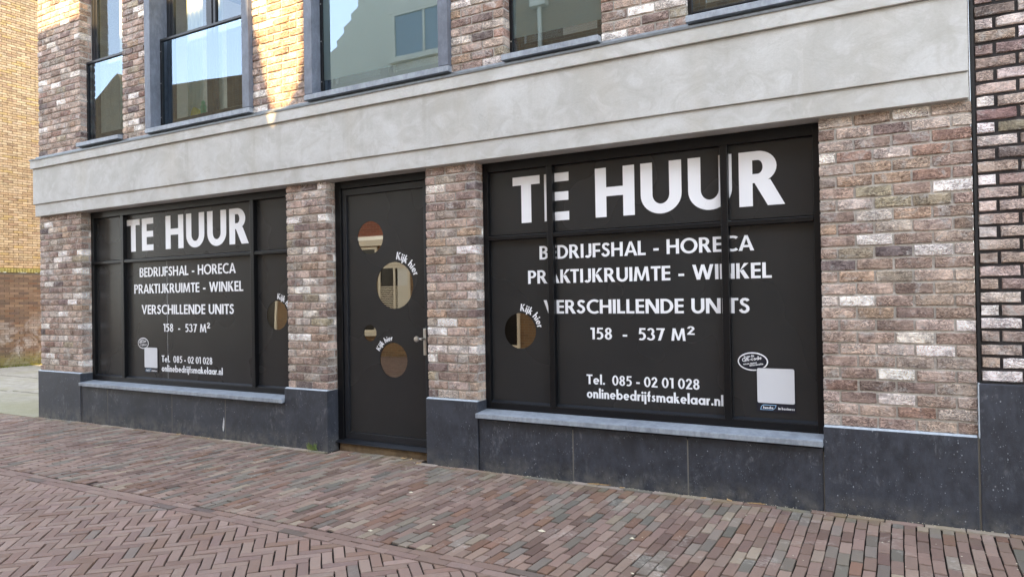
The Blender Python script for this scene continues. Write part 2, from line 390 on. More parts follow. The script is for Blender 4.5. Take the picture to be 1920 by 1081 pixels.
def unit_paver(r):
    vs_ = []
    o = []
    for (sx_, sy_) in ((-1, -1), (0, -1), (1, -1), (1, 0), (1, 1), (0, 1), (-1, 1), (-1, 0)):
        o.append((sx_*.5+r.uniform(-.01, .01)*(abs(sx_)), sy_*.5+r.uniform(-.03, .03)*abs(sy_)))
    t = [(x*.985+r.uniform(-.004, .004), y*.94+r.uniform(-.015, .015), r.uniform(-.0015, .0012)) for x, y in o]
    V = [(x, y, -.03) for x, y in o]+[(x, y, -.0035+r.uniform(-.001, .001)) for x, y in o]+t
    F = [(i, (i+1) % 8, (i+1) % 8+8, i+8) for i in range(8)]+[(i+8, (i+1) % 8+8, (i+1) % 8+16, i+16) for i in range(8)]
    V.append((0, 0, r.uniform(.0, .0012))); c = len(V)-1
    F += [(16+i, 16+(i+1) % 8, c) for i in range(8)]
    return np.array(V), F
PLIB = [unit_paver(random.Random(400+i)) for i in range(10)]
def emit_pavers(lst, parent, mat1, matj, n_single=300, name='paver'):
    keep = rank_pick([((d[0], d[1], gz(d[0], d[1])), d[3]*d[4]) for d in lst], n_single)
    cache = {}; mb = MB()
    for i, (x, y, ang, L, W, c, v, dz, tx, ty) in enumerate(lst):
        V, F = PLIB[v]
        if i in keep:
            key = (v, round(L, 4), round(W, 4))
            if key not in cache:
                me = bpy.data.meshes.new(name); me.from_pydata([(p[0]*L, p[1]*W, p[2]) for p in V], [], F); me.materials.append(mat1); cache[key] = me
            o = link(name, cache[key], parent); o.location = (x, y, gz(x, y)+dz); o.rotation_euler = (tx, ty, ang); o.color = (*c, 1)
        else:
            ca, sa = math.cos(ang), math.sin(ang); X = V[:, 0]*L; Y = V[:, 1]*W
            P = np.stack([x+X*ca-Y*sa, y+X*sa+Y*ca, gz(x, y)+dz+V[:, 2]+X*(-ty)+Y*tx], 1)
            mb.add(P.tolist(), F, c)
    o = mb.build(name+'_field', matj, parent, tint=True, fixn=False); o['kind'] = 'stuff'

# base sheet under everything (reaches far beyond the street)
g = MB(); g.add([(-60, -60, gz(-60, 0)-.06), (60, -60, gz(60, 0)-.06), (60, 60, gz(60, 0)-.06), (-60, 60, gz(-60, 0)-.06)], [(0, 1, 2, 3)])
o = g.build('ground', M['soil']); tag(o, kind='structure')
def sheet(name, x0, x1, y0, y1, dz, mat):
    m = MB(); m.add([(x0, y0, gz(x0, 0)+dz), (x1, y0, gz(x1, 0)+dz), (x1, y1, gz(x1, 0)+dz), (x0, y1, gz(x0, 0)+dz)], [(0, 1, 2, 3)])
    return m.build(name, mat)
pave = sheet('pavement', -14, 18, -1.985, .14, -.0115, M['sand']); tag(pave, 'pavement strip of clay bricks laid end-on to the shop front', kind='structure')
road = sheet('road', -14, 18, -9.0, -1.985, -.0125, M['sand']); tag(road, 'road of clay bricks laid in a herringbone pattern', kind='structure')
r = random.Random(21)
lst = []
def pv(x, y, ang, L, W, pal, dark=1.):
    c = pick(r, pal, (.70 if pal is PAV else .74)*dark, .15 if pal is PAV else .09)
    if L < .12 and r.random() < .004: return
    lst.append((x, y, ang, L, W, c, r.randrange(10), r.uniform(-.0035, .0025), r.uniform(-.020, .020), r.uniform(-.010, .010)))
PW = .0672; PL_ = .203
nx = int(32/PW)
for i in range(nx):
    x = -14+(i+.5)*PW
    y = -.100-(.5 if i % 2 else .0)*PL_+r.uniform(-.008, .008)
    top = -.100
    if 5.34 < x < 6.44: top = .085          # the strip runs on into the door recess
    y = top
    first = .5 if i % 2 else 1.
    while y > -1.80:
        L = PL_*first*(1+r.uniform(-.03, .03)); first = 1.
        if y-L < -1.835: L = y+1.835
        if L > .04:
            yc = y-L/2; wob = .008*math.sin(yc*2.6+x*.5)+.010*math.sin(x*1.7+yc)
            pv(x+wob+r.uniform(-.0015, .0015), yc, math.pi/2+.008*2.6*math.cos(yc*2.6+x*.5)*-1+r.uniform(-.01, .01), L-.0125, PW-.0078, PAV, 1.)
        y -= L
# course laid along the foot of the wall
x = -14.
while x < 18:
    L = .222
    if not (5.30 < x+L/2 < 6.50): pv(x+L/2, -.064+r.uniform(-.003, .003), r.uniform(-.01, .01), L-.007, .058, PAV[:1]+[((172, 160, 145), 12), ((140, 116, 102), 10), ((128, 124, 112), 8)])
    x += L
emit_pavers(lst, pave, M['paver'], M['paver_j'])
lst = []
# gutter band: two courses laid lengthwise
for row in range(2):
    x = -14.+row*.1
    while x < 18:
        L = .222; pv(x+L/2, -1.872-row*.069+r.uniform(-.002, .002), r.uniform(-.008, .008), L-.006, .0625, [((146, 124, 112), 20), ((154, 134, 122), 14), ((118, 106, 98), 3)]); x += L
# herringbone at 45 degrees
p = .0672; n_ = 3; cuts = []
ca, sa = math.cos(R(45)), math.sin(R(45))
ox, oy = 7.48, -2.224
def hbw(u, v): return ox+u*ca-v*sa, oy+u*sa+v*ca
for t in range(-260, 260):
    for s in range(-44, 45):
        base = s*2*n_
        # along rows: period 2n in u for fixed v
        for kind in (0, 1):
            if kind == 0: u = (t+base+n_/2)*p; v = (t+.5)*p; ang = R(45)
            else: u = (t+base+n_+.5)*p; v = (t-n_+1+n_/2)*p; ang = R(135)
            x, y = hbw(u, v)
            if -13.9 < x < 17.9 and -2.0355 <= y < -1.86 or (-13.9 < x < 17.9 and -2.1 < y < -2.0355):
                L2, W2 = n_*p/2-.004, p/2-.004; c2, s2 = math.cos(ang), math.sin(ang)
                poly = [(x+a*c2-b*s2, y+a*s2+b*c2) for a, b in ((-L2, -W2), (L2, -W2), (L2, W2), (-L2, W2))]
                yc = -1.983; out = []
                for k2 in range(4):
                    A, B = poly[k2], poly[(k2+1) % 4]
                    if A[1] <= yc: out.append(A)
                    if (A[1] <= yc) != (B[1] <= yc): tt = (yc-A[1])/(B[1]-A[1]); out.append((A[0]+tt*(B[0]-A[0]), yc))
                if len(out) >= 3: cuts.append(out)
            elif -13.9 < x < 17.9 and -8.9 < y <= -2.1:
                pv(x+r.uniform(-.0015, .0015), y+r.uniform(-.0015, .0015), ang+r.uniform(-.012, .012), n_*p-.0082, p-.0080, ROADP)
emit_pavers(lst, road, M['rpaver'], M['rpaver_j'])
cb = MB()
for P in cuts:
    ar = abs(sum(P[i][0]*P[(i+1) % len(P)][1]-P[(i+1) % len(P)][0]*P[i][1] for i in range(len(P))))/2
    if ar < .0004: continue
    cx_, cy_ = sum(q_[0] for q_ in P)/len(P), sum(q_[1] for q_ in P)/len(P); n2 = len(P); dz = r.uniform(-.002, .001)
    T = [(cx_+(q_[0]-cx_)*.95, cy_+(q_[1]-cy_)*.95) for q_ in P]
    V = [(q_[0], q_[1], gz(cx_, 0)-.03) for q_ in P]+[(q_[0], q_[1], gz(cx_, 0)-.004+dz) for q_ in P]+[(q_[0], q_[1], gz(cx_, 0)+dz) for q_ in T]
    cb.add(V, [(i, (i+1) % n2, (i+1) % n2+n2, i+n2) for i in range(n2)]+[(i+n2, (i+1) % n2+n2, (i+1) % n2+2*n2, i+2*n2) for i in range(n2)]+[tuple(range(2*n2, 3*n2))], pick(r, ROADP, .80, .13))
o = cb.build('cut_pavers', M['rpaver_j'], road, tint=True, fixn=False); o['kind'] = 'stuff'

# side street paved with concrete slabs
def slabmat():
    q = NT('mossy_concrete_slab'); a = q.noise(1.2, 6, .65, .5); f = q.noise(90, 5, .7); b = q.noise(6, 5, .6)
    c = q.mix(q.g(b, .3, .7), srgb(138, 132, 120), srgb(170, 164, 150))
    c = q.mix(q.g(a, .46, .62, 0, .5), c, srgb(140, 136, 104)); c = q.mix(q.g(f, .5, .8, 0, .5), c, srgb(110, 108, 84))
    sx = q.n('ShaderNodeSeparateXYZ'); q.l(q.geo.outputs['Position'], sx.inputs[0])
    c = q.mix(q.math('MULTIPLY', q.g(sx.outputs['Y'], 1.4, .3), q.g(f, .35, .6, .2, .7)), c, srgb(132, 130, 98))
    return q.fin(c, .9, q.bump(f, .003), .3)
M['slab'] = slabmat()
side = sheet('side_street', -9.2, -.02, -.125, 16, -.006, M['slab'])
side.data.transform(Matrix.Identity(4)); tag(side, 'side street paved with pale mossy concrete slabs', kind='structure')
side.data.materials.clear(); side.data.materials.append(M['sand'])
r2 = random.Random(5)
sp = .0
for iy in range(8):
    for ix in range(5):
        x0, x1 = -9.2+ix*1.84, -9.2+(ix+1)*1.84; y0, y1 = -.11+iy*1.45, -.11+(iy+1)*1.45
        if x1 > -.02: x1 = -.02
        m = MB(); z = gz((x0+x1)/2, 0)+r2.uniform(-.001, .003); m.box(x0+.014, x1-.014, y0+.03, y1-.03, z-.05, z+.006); m.build('paving_slab', M['slab'], side, .004)

# ================================================================== OUR BUILDING
bld = empty('corner_building', (0, 0, 0)); tag(bld, 'brown brick corner building with black shop fronts under a pale render band', 'building')
X1 = 10.722
PT = .63                 # plinth top
CB = 2.722               # underside of the render band
UP = 3.53                # first course above the band
UT = 6.65
WIN_L, DOOR, WIN_R = (.992, 4.735), (5.285, 6.522), (7.058, 9.842)
UW = [(1.0, 1.925, 3.60), (2.455, 4.26, 3.545), (5.075, 6.83, 3.545), (7.37, 8.27, 3.585), (8.95, 9.85, 3.585)]
UH = 5.93                # heads of the upper openings
# structural backing (mortar surface) with openings
wb = MB(); YF, YB = .0135, .30
for a, b in ((.0, WIN_L[0]), (WIN_L[1], DOOR[0]), (DOOR[1], WIN_R[0]), (WIN_R[1], X1)): wb.box(a+.004, b-.004, YF, YB, PT-.02, CB+.05)
ups = [0.]+[v for u in UW for v in u[:2]]+[X1]
for i in range(0, len(ups), 2): wb.box(ups[i]+.004, ups[i+1]-.004, YF, YB, CB+.05, UH)
for u in UW: wb.box(u[0]-.004, u[1]+.004, YF, YB, CB+.05, u[2]-.01)
wb.box(.004, X1-.004, YF, YB, UH, UT)
wb.box(.008, .30, YB, 9, -.1, UT)           # side wall
wb.build('wall', M['mortar'], bld)
lst = []
brick_zone(lst, 0, WIN_L[0], PT, 26, 1, dr=.138)
brick_zone(lst, *[WIN_L[1]+.0, DOOR[0]], PT, 26, 1, dl=.138, dr=.138)
brick_zone(lst, DOOR[1], WIN_R[0], PT, 26, 1, dl=.138, dr=.138)
brick_zone(lst, WIN_R[1], X1, PT, 26, 1, dl=.138)
nrow = int((UH-UP)/CO)
for i in range(0, len(ups), 2):
    brick_zone(lst, ups[i], ups[i+1], UP, nrow, i//2, dl=.16, dr=.16)
brick_zone(lst, 0, X1, UP+nrow*CO, int((UT-UP)/CO)-nrow, 0)
for u in (UW[0], UW[3], UW[4]): pass
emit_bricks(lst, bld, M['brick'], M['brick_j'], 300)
# reveal pieces: short remainders behind the corner bricks
mbv = MB()
for (xe, sgn, z0, rows, par, dep) in [(WIN_L[0], 1, PT, 26, 1, .138), (DOOR[0], 1, PT, 26, 1, .138), (WIN_R[0], 1, PT, 26, 1, .138), (WIN_L[1], -1, PT, 26, 1, .138), (DOOR[1], -1, PT, 26, 1, .138), (WIN_R[1], -1, PT, 26, 1, .138),
                                 (UW[0][0], 1, UP, nrow, 0, .16), (UW[3][0], 1, UP, nrow, 3, .16), (UW[4][0], 1, UP, nrow, 4, .16), (UW[0][1], -1, UP, nrow, 1, .16), (UW[3][1], -1, UP, nrow, 4, .16)]:
    for k in range(rows):
        if (k+par) % 2:
            z = z0+CO*(k+.5); a = dep*.72+.012; c = pick(rnd, PAL)
            x_in, x_out = xe-sgn*.03, xe-sgn*.001
            mbv.box(min(x_in, x_out), max(x_in, x_out), a, dep, z-BH/2, z+BH/2, c)
o = mbv.build('reveal_bricks', M['brick_j'], bld, tint=True, bevel=.003); o['kind'] = 'stuff'
# side wall along the side street (faces -x)
lst = []
brick_zone(lst, -6.0, -.16, PT, int((UT-PT)/CO), 0)
emit_bricks(lst, bld, M['brick'], M['brick_j'], 0, frame=lambda V: np.stack([V[:, 1]*1., -V[:, 0], V[:, 2]], 1), joined_name='side_wall_bricks')
bxo('roof', (-.05, X1, -.05, 9, UT, UT+.12), M['zinc'], bld)

# bluestone plinth slabs, stepping round the piers
def slab(name, x0, x1, z0, z1, y0=-.025, y1=.05, mat=None, zt=None):
    m = MB(); m.box(x0, x1, y0, y1, z0, z1); return m.build(name, mat or M['plinth'], bld, .004)
gb = -.05
J = .0035
SZ = .465
slab('plinth_slab', -.022, .985, gb, PT-.004)
slab('plinth_slab', .985+2*J, WIN_L[0]+.004, gb, PT-.004, .006, .13)            # reveal return
lj = [.985+J, 1.56, 2.835, 3.765, 4.700]
for a, b in zip(lj[:-1], lj[1:]): slab('plinth_slab', a+J, b-J, gb, SZ, -.012)
def pier_plinth(x0, x1):
    m = MB(); m.box(x0, x1, -.025, .136, gb, PT-.004); return m.build('plinth_slab', M['plinth'], bld, .004)
pier_plinth(4.703, DOOR[0]+.012); pier_plinth(DOOR[1]-.010, WIN_R[0]+.006)
rj = [WIN_R[0]+.01, 7.967, 8.904, WIN_R[1]-.006]
for a, b in zip(rj[:-1], rj[1:]): slab('plinth_slab', a+J, b-J, gb, SZ+.01, -.012)
pier_plinth(WIN_R[1]-.002, 10.716)
# caulk strips over the slabs (pale mortar line below the brickwork)
M['caulk'] = simple('pale_caulk', srgb(170, 178, 184), .7, 0, .3, 50, .2)
for a, b in ((-.018, .985), (4.707, DOOR[0]+.008), (DOOR[1]-.006, WIN_R[0]+.002), (WIN_R[1]+.002, 10.712)):
    m = MB(); m.prism_x([(-.024, PT-.0045), (-.001, PT+.006), (.02, PT+.006), (.02, PT-.0045)], a, b); m.build('plinth_joint', M['caulk'], bld)
M['jfill'] = simple('joint_mortar', srgb(104, 101, 94), .9)
for x in lj[1:4]+[.985+J]+rj[1:3]+[WIN_R[1]-.004]: bxo('joint_filler', (x-J-.001, x+J+.001, -.0105, .02, gb, SZ-.01), M['jfill'], bld)

# render band in three fascias with zinc cap
def fascia(name, x0, x1, yf, z0, z1):
    m = MB(); m.box(x0, x1, yf, .006, z0, z1); return m.build(name, M['render'], bld, .004)
fascia('render_band', -.012, 10.706, -.045, 2.722, 2.884)
m = MB(); m.box(.004, X1-.01, .006, .30, 2.722, 2.80); m.build('lintel_soffit', M['render'], bld)
fascia('render_band', -.032, 10.707, -.062, 2.8855, 3.366)
fascia('render_band', -.058, 10.708, -.085, 3.3675, 3.484)
m = MB(); m.prism_x([(-.094, 3.475), (-.094, 3.494), (-.012, 3.516), (-.004, 3.545), (.004, 3.545), (.004, 3.4855), (-.0865, 3.4855), (-.0865, 3.475)], -.066, X1-.004)
m.build('flashing', M['zinc'], bld)

# window sills (ground floor)
def sills(xs, z, yo=-.062):
    for a, b in zip(xs[:-1], xs[1:]):
        m = MB(); m.prism_x([(yo, z-.040), (yo, z), (.150, z+.017), (.150, z-.04)], a+.0012, b-.0012); m.build('sill', M['sill'], bld, .003)
sills([1.010, 2.247, 3.480, 4.698], .515)
sills([7.064, 8.442, 9.838], .532)

# ------------------------------------------------------------------ lettering (geometric sans, built stroke by stroke)
def arc(cx, cy, rx, ry, a0, a1, n=14):
    return [(cx+rx*math.cos(R(a0+(a1-a0)*i/n)), cy+ry*math.sin(R(a0+(a1-a0)*i/n))) for i in range(n+1)]
def ringq(cx, cy, rx, ry, wx, wy, a0=0, a1=360, n=28):
    o_ = arc(cx, cy, rx, ry, a0, a1, n); i_ = arc(cx, cy, rx-wx, ry-wy, a0, a1, n)
    return [[o_[k], o_[k+1], i_[k+1], i_[k]] for k in range(n)]
def rc(x0, y0, x1, y1): return [[(x0, y0), (x1, y0), (x1, y1), (x0, y1)]]
def stroke(pts, w):
    P = [Vector(p) for p in pts]; out = []; L = []; Rr = []
    for i, p_ in enumerate(P):
        d = (P[min(i+1, len(P)-1)]-P[max(i-1, 0)]).normalized(); nn = Vector((-d.y, d.x))*w/2; L.append(p_+nn); Rr.append(p_-nn)
    for i in range(len(P)-1): out.append([tuple(L[i]), tuple(L[i+1]), tuple(Rr[i+1]), tuple(Rr[i])])
    return out
def glyph(c, s, h):
    """returns (advance, list of polygons); cap height 1"""
    g = []; xh = .64; W = .0
    def seg(*a): g.extend(rc(*a))
    if c == ' ': return .27, []
    if c == 'T': W = .60; seg(0, 1-h, W, 1); seg(W/2-s/2, 0, W/2+s/2, 1-h)
    elif c == 'E': W = .52; seg(0, 0, s, 1); seg(s, 0, W, h); seg(s, .5-h/2+.01, W-.01, .5+h/2+.01); seg(s, 1-h, W, 1)
    elif c == 'F': W = .53; seg(0, 0, s, 1); seg(s, .42-h/2+.04, W-.02, .42+h/2+.04); seg(s, 1-h, W, 1)
    elif c == 'L': W = .50; seg(0, 0, s, 1); seg(s, 0, W, h)
    elif c == 'H': W = .76; seg(0, 0, s, 1); seg(W-s, 0, W, 1); seg(s, .5-h/2+.01, W-s, .5+h/2+.01)
    elif c == 'I': W = s; seg(0, 0, s, 1)
    elif c == 'U': W = .74; r_ = .37; seg(0, r_, s, 1); seg(W-s, r_, W, 1); g += ringq(W/2, r_, W/2, r_+.01, s, h+.01, 180, 360, 20)
    elif c in 'PRB':
        r_ = .29 if c != 'B' else .265; bx = .30; cy = 1-r_
        seg(0, 0, s, 1); seg(s, 1-h*.9, bx, 1); g += ringq(bx, cy, .30, r_, s, h*.9, -90, 90, 16); seg(s, 1-2*r_, bx, 1-2*r_+h*.9); W = .60
        if c == 'R': g.append([(.24, 1-2*r_+.02), (.24+s*1.18, 1-2*r_+.05), (.72, 0), (.72-s*1.22, 0)]); W = .72
        if c == 'B':
            r2_ = .29; seg(s, 0, .32, h*.9); g += ringq(.32, r2_, .31, r2_, s, h*.9, -90, 90, 16); seg(s, 2*r2_-h*.9, .32, 2*r2_); W = .63
    elif c == 'D': W = .76; seg(0, 0, s, 1); seg(s, 0, .27, h); seg(s, 1-h, .27, 1); g += ringq(.27, .5, .49, .5, s, h, -90, 90, 24)
    elif c == 'J': W = .46; seg(W-s, .28, W, 1); g += ringq(W-.25, .26, .25, .28, s, h, 215, 360, 14)
    elif c == 'O': W = 1.02; g += ringq(.51, .5, .51, .52, s, h, 0, 360, 40)
    elif c == 'Q': W = 1.02; g += ringq(.51, .5, .51, .52, s, h, 0, 360, 40); g += stroke([(.55, .35), (.95, -.02)], s*.9)
    elif c == 'C': W = .78; g += ringq(.51, .5, .51, .52, s, h, 52, 308, 30)
    elif c == 'S': W = .56; g += stroke([(.47, .80), (.42, .875), (.32, .915), (.20, .90), (.125, .82), (.12, .70), (.18, .60), (.28, .54), (.37, .48), (.44, .39), (.455, .26), (.40, .15), (.29, .085), (.17, .10), (.09, .17), (.05, .26)], (s+h)/2)
    elif c == 'A': W = .86; g += [[(0, 0), (s*1.08, 0), (.43+s*.30, .985), (.43-s*.42, 1)], [(W, 0), (W-s*1.08, 0), (.43-s*.30, .985), (.43+s*.42, 1)]]; seg(.20, .22, .66, .22+h*.9)
    elif c == 'V': W = .82; g += [[(0, 1), (s*1.12, 1), (.41+s*.32, 0), (.41-s*.42, 0)], [(W, 1), (W-s*1.12, 1), (.41-s*.32, 0), (.41+s*.42, 0)]]
    elif c == 'W':
        W = 1.22; e = s*1.05
        for a, b in ((0, .34), (W, W-.34)): g.append([(a, 1), (a+(e if a == 0 else -e), 1), (b+(.10 if a == 0 else -.10), 0), (b-(.09 if a == 0 else -.09), 0)])
        g.append([(.34-.09, 0), (.34+.11, 0), (.61+.08, 1), (.61-.09, 1)]); g.append([(W-.34+.09, 0), (W-.34-.11, 0), (.61-.08, 1), (.61+.09, 1)])
    elif c == 'M':
        W = 1.0
        g += [[(0, 0), (s, 0), (.22+.05, 1), (.10, 1)], [(W, 0), (W-s, 0), (W-.27, 1), (W-.10, 1)]]
        g += [[(.12, 1), (.30, 1), (.50+.07, .04), (.50-.07, .04)], [(W-.12, 1), (W-.30, 1), (.50-.07, .04), (.50+.07, .04)]]
    elif c == 'N': W = .82; seg(0, 0, s, 1); seg(W-s, 0, W, 1); g.append([(0.01, 1), (s*1.25, 1), (W-.01, 0), (W-s*1.25, 0)])
    elif c == 'K': W = .72; seg(0, 0, s, 1); g.append([(s*.9, .47), (s*.9+.11, .62-.03), (W-.04, 1), (W-.04-s*1.3, 1)]); g.append([(s*.9+.02, .50), (s+.20, .60), (W, 0), (W-s*1.35, 0)])
    elif c == '-': W = .34; seg(0, .27, W, .27+h)
    elif c == '.': W = s*1.1; g += ringq(W/2, W/2, W/2, W/2, W/2-.001, W/2-.001, 0, 360, 12)
    elif c == '1': W = .36; seg(W-s, 0, W, 1); g.append([(.02, .84), (W-s, .84-.02), (W-s, 1), (.02, 1)])
    elif c == '0': W = .62; g += ringq(.31, .5, .31, .51, s*.95, h*.9, 0, 360, 32)
    elif c == '8': W = .56; g += ringq(.28, .74, .25, .265, s*.9, h*.82, 0, 360, 26); g += ringq(.28, .28, .28, .29, s*.95, h*.85, 0, 360, 26)
    elif c == '5': W = .58; seg(.12, 1-h*.9, .54, 1); g.append([(.10, 1), (.10+s*.85, 1), (.06+s*.80, .52), (.05, .50)]); g += ringq(.24, .33, .33, .34, s*.95, h*.9, -128, 122, 24)
    elif c == '3': W = .56; g += ringq(.24, .735, .27, .275, s*.9, h*.82, -75, 160, 20); g += ringq(.24, .29, .31, .30, s*.95, h*.85, -160, 82, 20)
    elif c == '7': W = .60; seg(0, 1-h*.9, W, 1); g.append([(W, 1), (W-s*1.25, 1-h*.5), (.10, 0), (.10+s*1.05, 0)])
    elif c == '2': W = .56; g += ringq(.27, .71, .27, .30, s*.95, h*.9, -25, 178, 20); g.append([(.52, .60), (.52-s*1.1, .62), (0, h*.6), (.05+s*.8, h*.6)]); seg(0, 0, W, h*.9)
    elif c == 'o': W = .62; g += ringq(.31, .32, .31, .33, s, h, 0, 360, 28)
    elif c in 'bdqpa':
        W = .66; ad = 1.04 if c in 'bd' else xh
        if c == 'b': seg(0, 0, s, ad); g += ringq(.35, .32, .31, .33, s*.95, h, 0, 360, 28)
        else: seg(W-s, 0 if c != 'q' else -.3, W, ad); g += ringq(.31, .32, .31, .33, s*.95, h, 0, 360, 28)
    elif c in 'nhm':
        seg(0, 0, s, xh if c != 'h' else 1.04); W = .54
        g += ringq(.54-.20-.06, xh-.25, .26, .26, s, h, 0, 165, 16); seg(W-s, 0, W, xh-.25)
        if c == 'm': g += ringq(.54-s+.28, xh-.25, .26, .26, s, h, 0, 165, 16); seg(.54-s+.54-s, 0, .54-s+.54, xh-.25); W = .54-s+.54
    elif c == 'u': W = .54; seg(0, .25, s, xh); seg(W-s, 0, W, xh); g += ringq(W/2, .26, .27, .275, s, h, 180, 360, 16)
    elif c == 'r': W = .36; seg(0, 0, s, xh); g += ringq(.30, xh-.26, .24, .27, s, h, 75, 175, 10)
    elif c == 'l': W = s; seg(0, 0, s, 1.04)
    elif c == 'i': W = s; seg(0, 0, s, xh); g += ringq(s/2, .84, s*.58, s*.58, s*.57, s*.57, 0, 360, 14)
    elif c == 'j': W = s; seg(0, -.27, s, xh); g += ringq(s/2, .84, s*.58, s*.58, s*.57, s*.57, 0, 360, 14)
    elif c == 'e': W = .60; g += ringq(.30, .32, .30, .33, s*.95, h, 0, 318, 26); seg(.10, .26, .56, .26+h*.72)
    elif c == 'c': W = .50; g += ringq(.31, .32, .31, .33, s*.95, h, 50, 310, 24)
    elif c == 's': W = .42; g += stroke([(.34, .50), (.28, .565), (.19, .56), (.125, .50), (.14, .42), (.22, .35), (.31, .27), (.32, .17), (.25, .09), (.15, .085), (.06, .16)], (s+h)/2*.86)
    elif c == 'f': W = .36; seg(.08, 0, .08+s, .80); seg(0, xh-h*.8, W, xh); g += ringq(.33, .80, .25, .24, s, h, 95, 180, 10)
    elif c == 't': W = .34; seg(.07, 0, .07+s, .86); seg(0, xh-h*.8, W, xh)
    elif c == 'k': W = .56; seg(0, 0, s, 1.04); g.append([(s*.9, .30), (s*.9+.08, .42), (W-.04, xh), (W-.04-s*1.3, xh)]); g.append([(s*.9, .36), (s+.16, .42), (W+.02, 0), (W+.02-s*1.3, 0)])
    elif c == 'v': W = .56; g += [[(0, xh), (s*1.1, xh), (.28+s*.3, 0), (.28-s*.42, 0)], [(W, xh), (W-s*1.1, xh), (.28-s*.3, 0), (.28+s*.42, 0)]]
    return W, g
KERN = {'LA': -.02, 'AL': -.06, 'AK': -.03, 'KT': -.10, 'RA': -.06, 'CA': -.02, 'TS': -.03, 'TE': -.02}
def layout(text, s=.21, h=.175, sp=.095, space=.27):
    x = 0; out = []
    for i, ch in enumerate(text):
        W, g = glyph(ch, s, h)
        if ch == ' ': x += space; continue
        if i and (text[i-1]+ch) in KERN: x += KERN[text[i-1]+ch]
        out.append((x, W, g)); x += W+sp
    return out, x-sp
class Ink:
    def __init__(s, y): s.mb = MB(); s.y = y; s.k = 0
    def poly(s, pts):      # pts in world (x,z)
        a = sum(pts[i][0]*pts[(i+1) % len(pts)][1]-pts[(i+1) % len(pts)][0]*pts[i][1] for i in range(len(pts)))
        if a > 0: pts = list(reversed(pts))
        s.k += 1; y = s.y-(s.k % 9)*.00009
        n = len(pts); s.mb.add([(x, y, z) for x, z in pts], [tuple(reversed(range(n)))])
    def line(s, text, x0, zb, width, cap, st=.21, h=.175, sp=.095, space=.27, shear=0, rot=0):
        lay, W = layout(text, st, h, sp, space); kx = width/W; c_, s_ = math.cos(rot), math.sin(rot)
        for gx, _, g in lay:
            for pl in g:
                P = []
                for (a, b) in pl:
                    u, v = (gx+a)*kx, b*cap
                    P.append((x0+u*c_-v*s_, zb+u*s_+v*c_))
                s.poly(P)
    def arcline(s, text, cx, cz, rad, a0, cap, st=.19, h=.16, sp=.09):
        """clockwise text outside a circle, starting at angle a0 (degrees)"""
        lay, W = layout(text, st, h, sp, .3)
        for gx, Wg, g in lay:
            ang = R(a0)-(gx+Wg/2)*cap/(rad+cap*.3)
            e = Vector((math.cos(ang), math.sin(ang))); t = Vector((math.sin(ang), -math.cos(ang)))
            for pl in g:
                s.poly([tuple(Vector((cx, cz))+e*(rad+b*cap)+t*((a-Wg/2)*cap)) for a, b in pl])
    def rrect(s, x0, x1, z0, z1, r_):
        pts = []
        for cx, cz, a in ((x1-r_, z1-r_, 0), (x0+r_, z1-r_, 90), (x0+r_, z0+r_, 180), (x1-r_, z0+r_, 270)): pts += arc(cx, cz, r_, r_, a, a+90, 5)
        s.poly(pts)
    def ell(s, cx, cz, a, b, n=40): s.poly([(cx+a*math.cos(2*math.pi*i/n), cz+b*math.sin(2*math.pi*i/n)) for i in range(n)])
    def done(s, name, mat, parent, label=None):
        o = s.mb.build(name, mat, parent, fixn=False)
        if label: o['label'] = label
        return o
# ------------------------------------------------------------------ shop windows
YFR = .128              # face of the frames
YG = .170               # film plane
def film_panel(x0, x1, z0, z1, hole, parent):
    """flat film pane; hole = (cx, cz, r) cut out"""
    m = MB()
    if not hole: m.add([(x0, YG, z0), (x1, YG, z0), (x1, YG, z1), (x0, YG, z1)], [(0, 1, 2, 3)])
    else:
        holes = hole
        bm = bmesh.new()
        loops = [[(x0, z0), (x1, z0), (x1, z1), (x0, z1)]]+[[(cx+r_*math.cos(2*math.pi*i/48), cz+r_*math.sin(2*math.pi*i/48)) for i in range(48)] for cx, cz, r_ in holes]
        es = []
        for lp in loops:
            vv = [bm.verts.new((x, YG, z)) for x, z in lp]
            for i in range(len(vv)): es.append(bm.edges.new((vv[i], vv[(i+1) % len(vv)])))
        bmesh.ops.triangle_fill(bm, use_beauty=True, edges=es)
        # drop faces lying inside holes
        bad = [f for f in bm.faces if any((f.calc_center_median().x-cx)**2+(f.calc_center_median().z-cz)**2 < (r_*.97)**2 for cx, cz, r_ in holes)]
        bmesh.ops.delete(bm, geom=bad, context='FACES_ONLY')
        me = bpy.data.meshes.new('film'); bm.to_mesh(me); bm.free(); return link('film', me, parent, M['film'])
    return m.build('film', M['film'], parent, fixn=False)
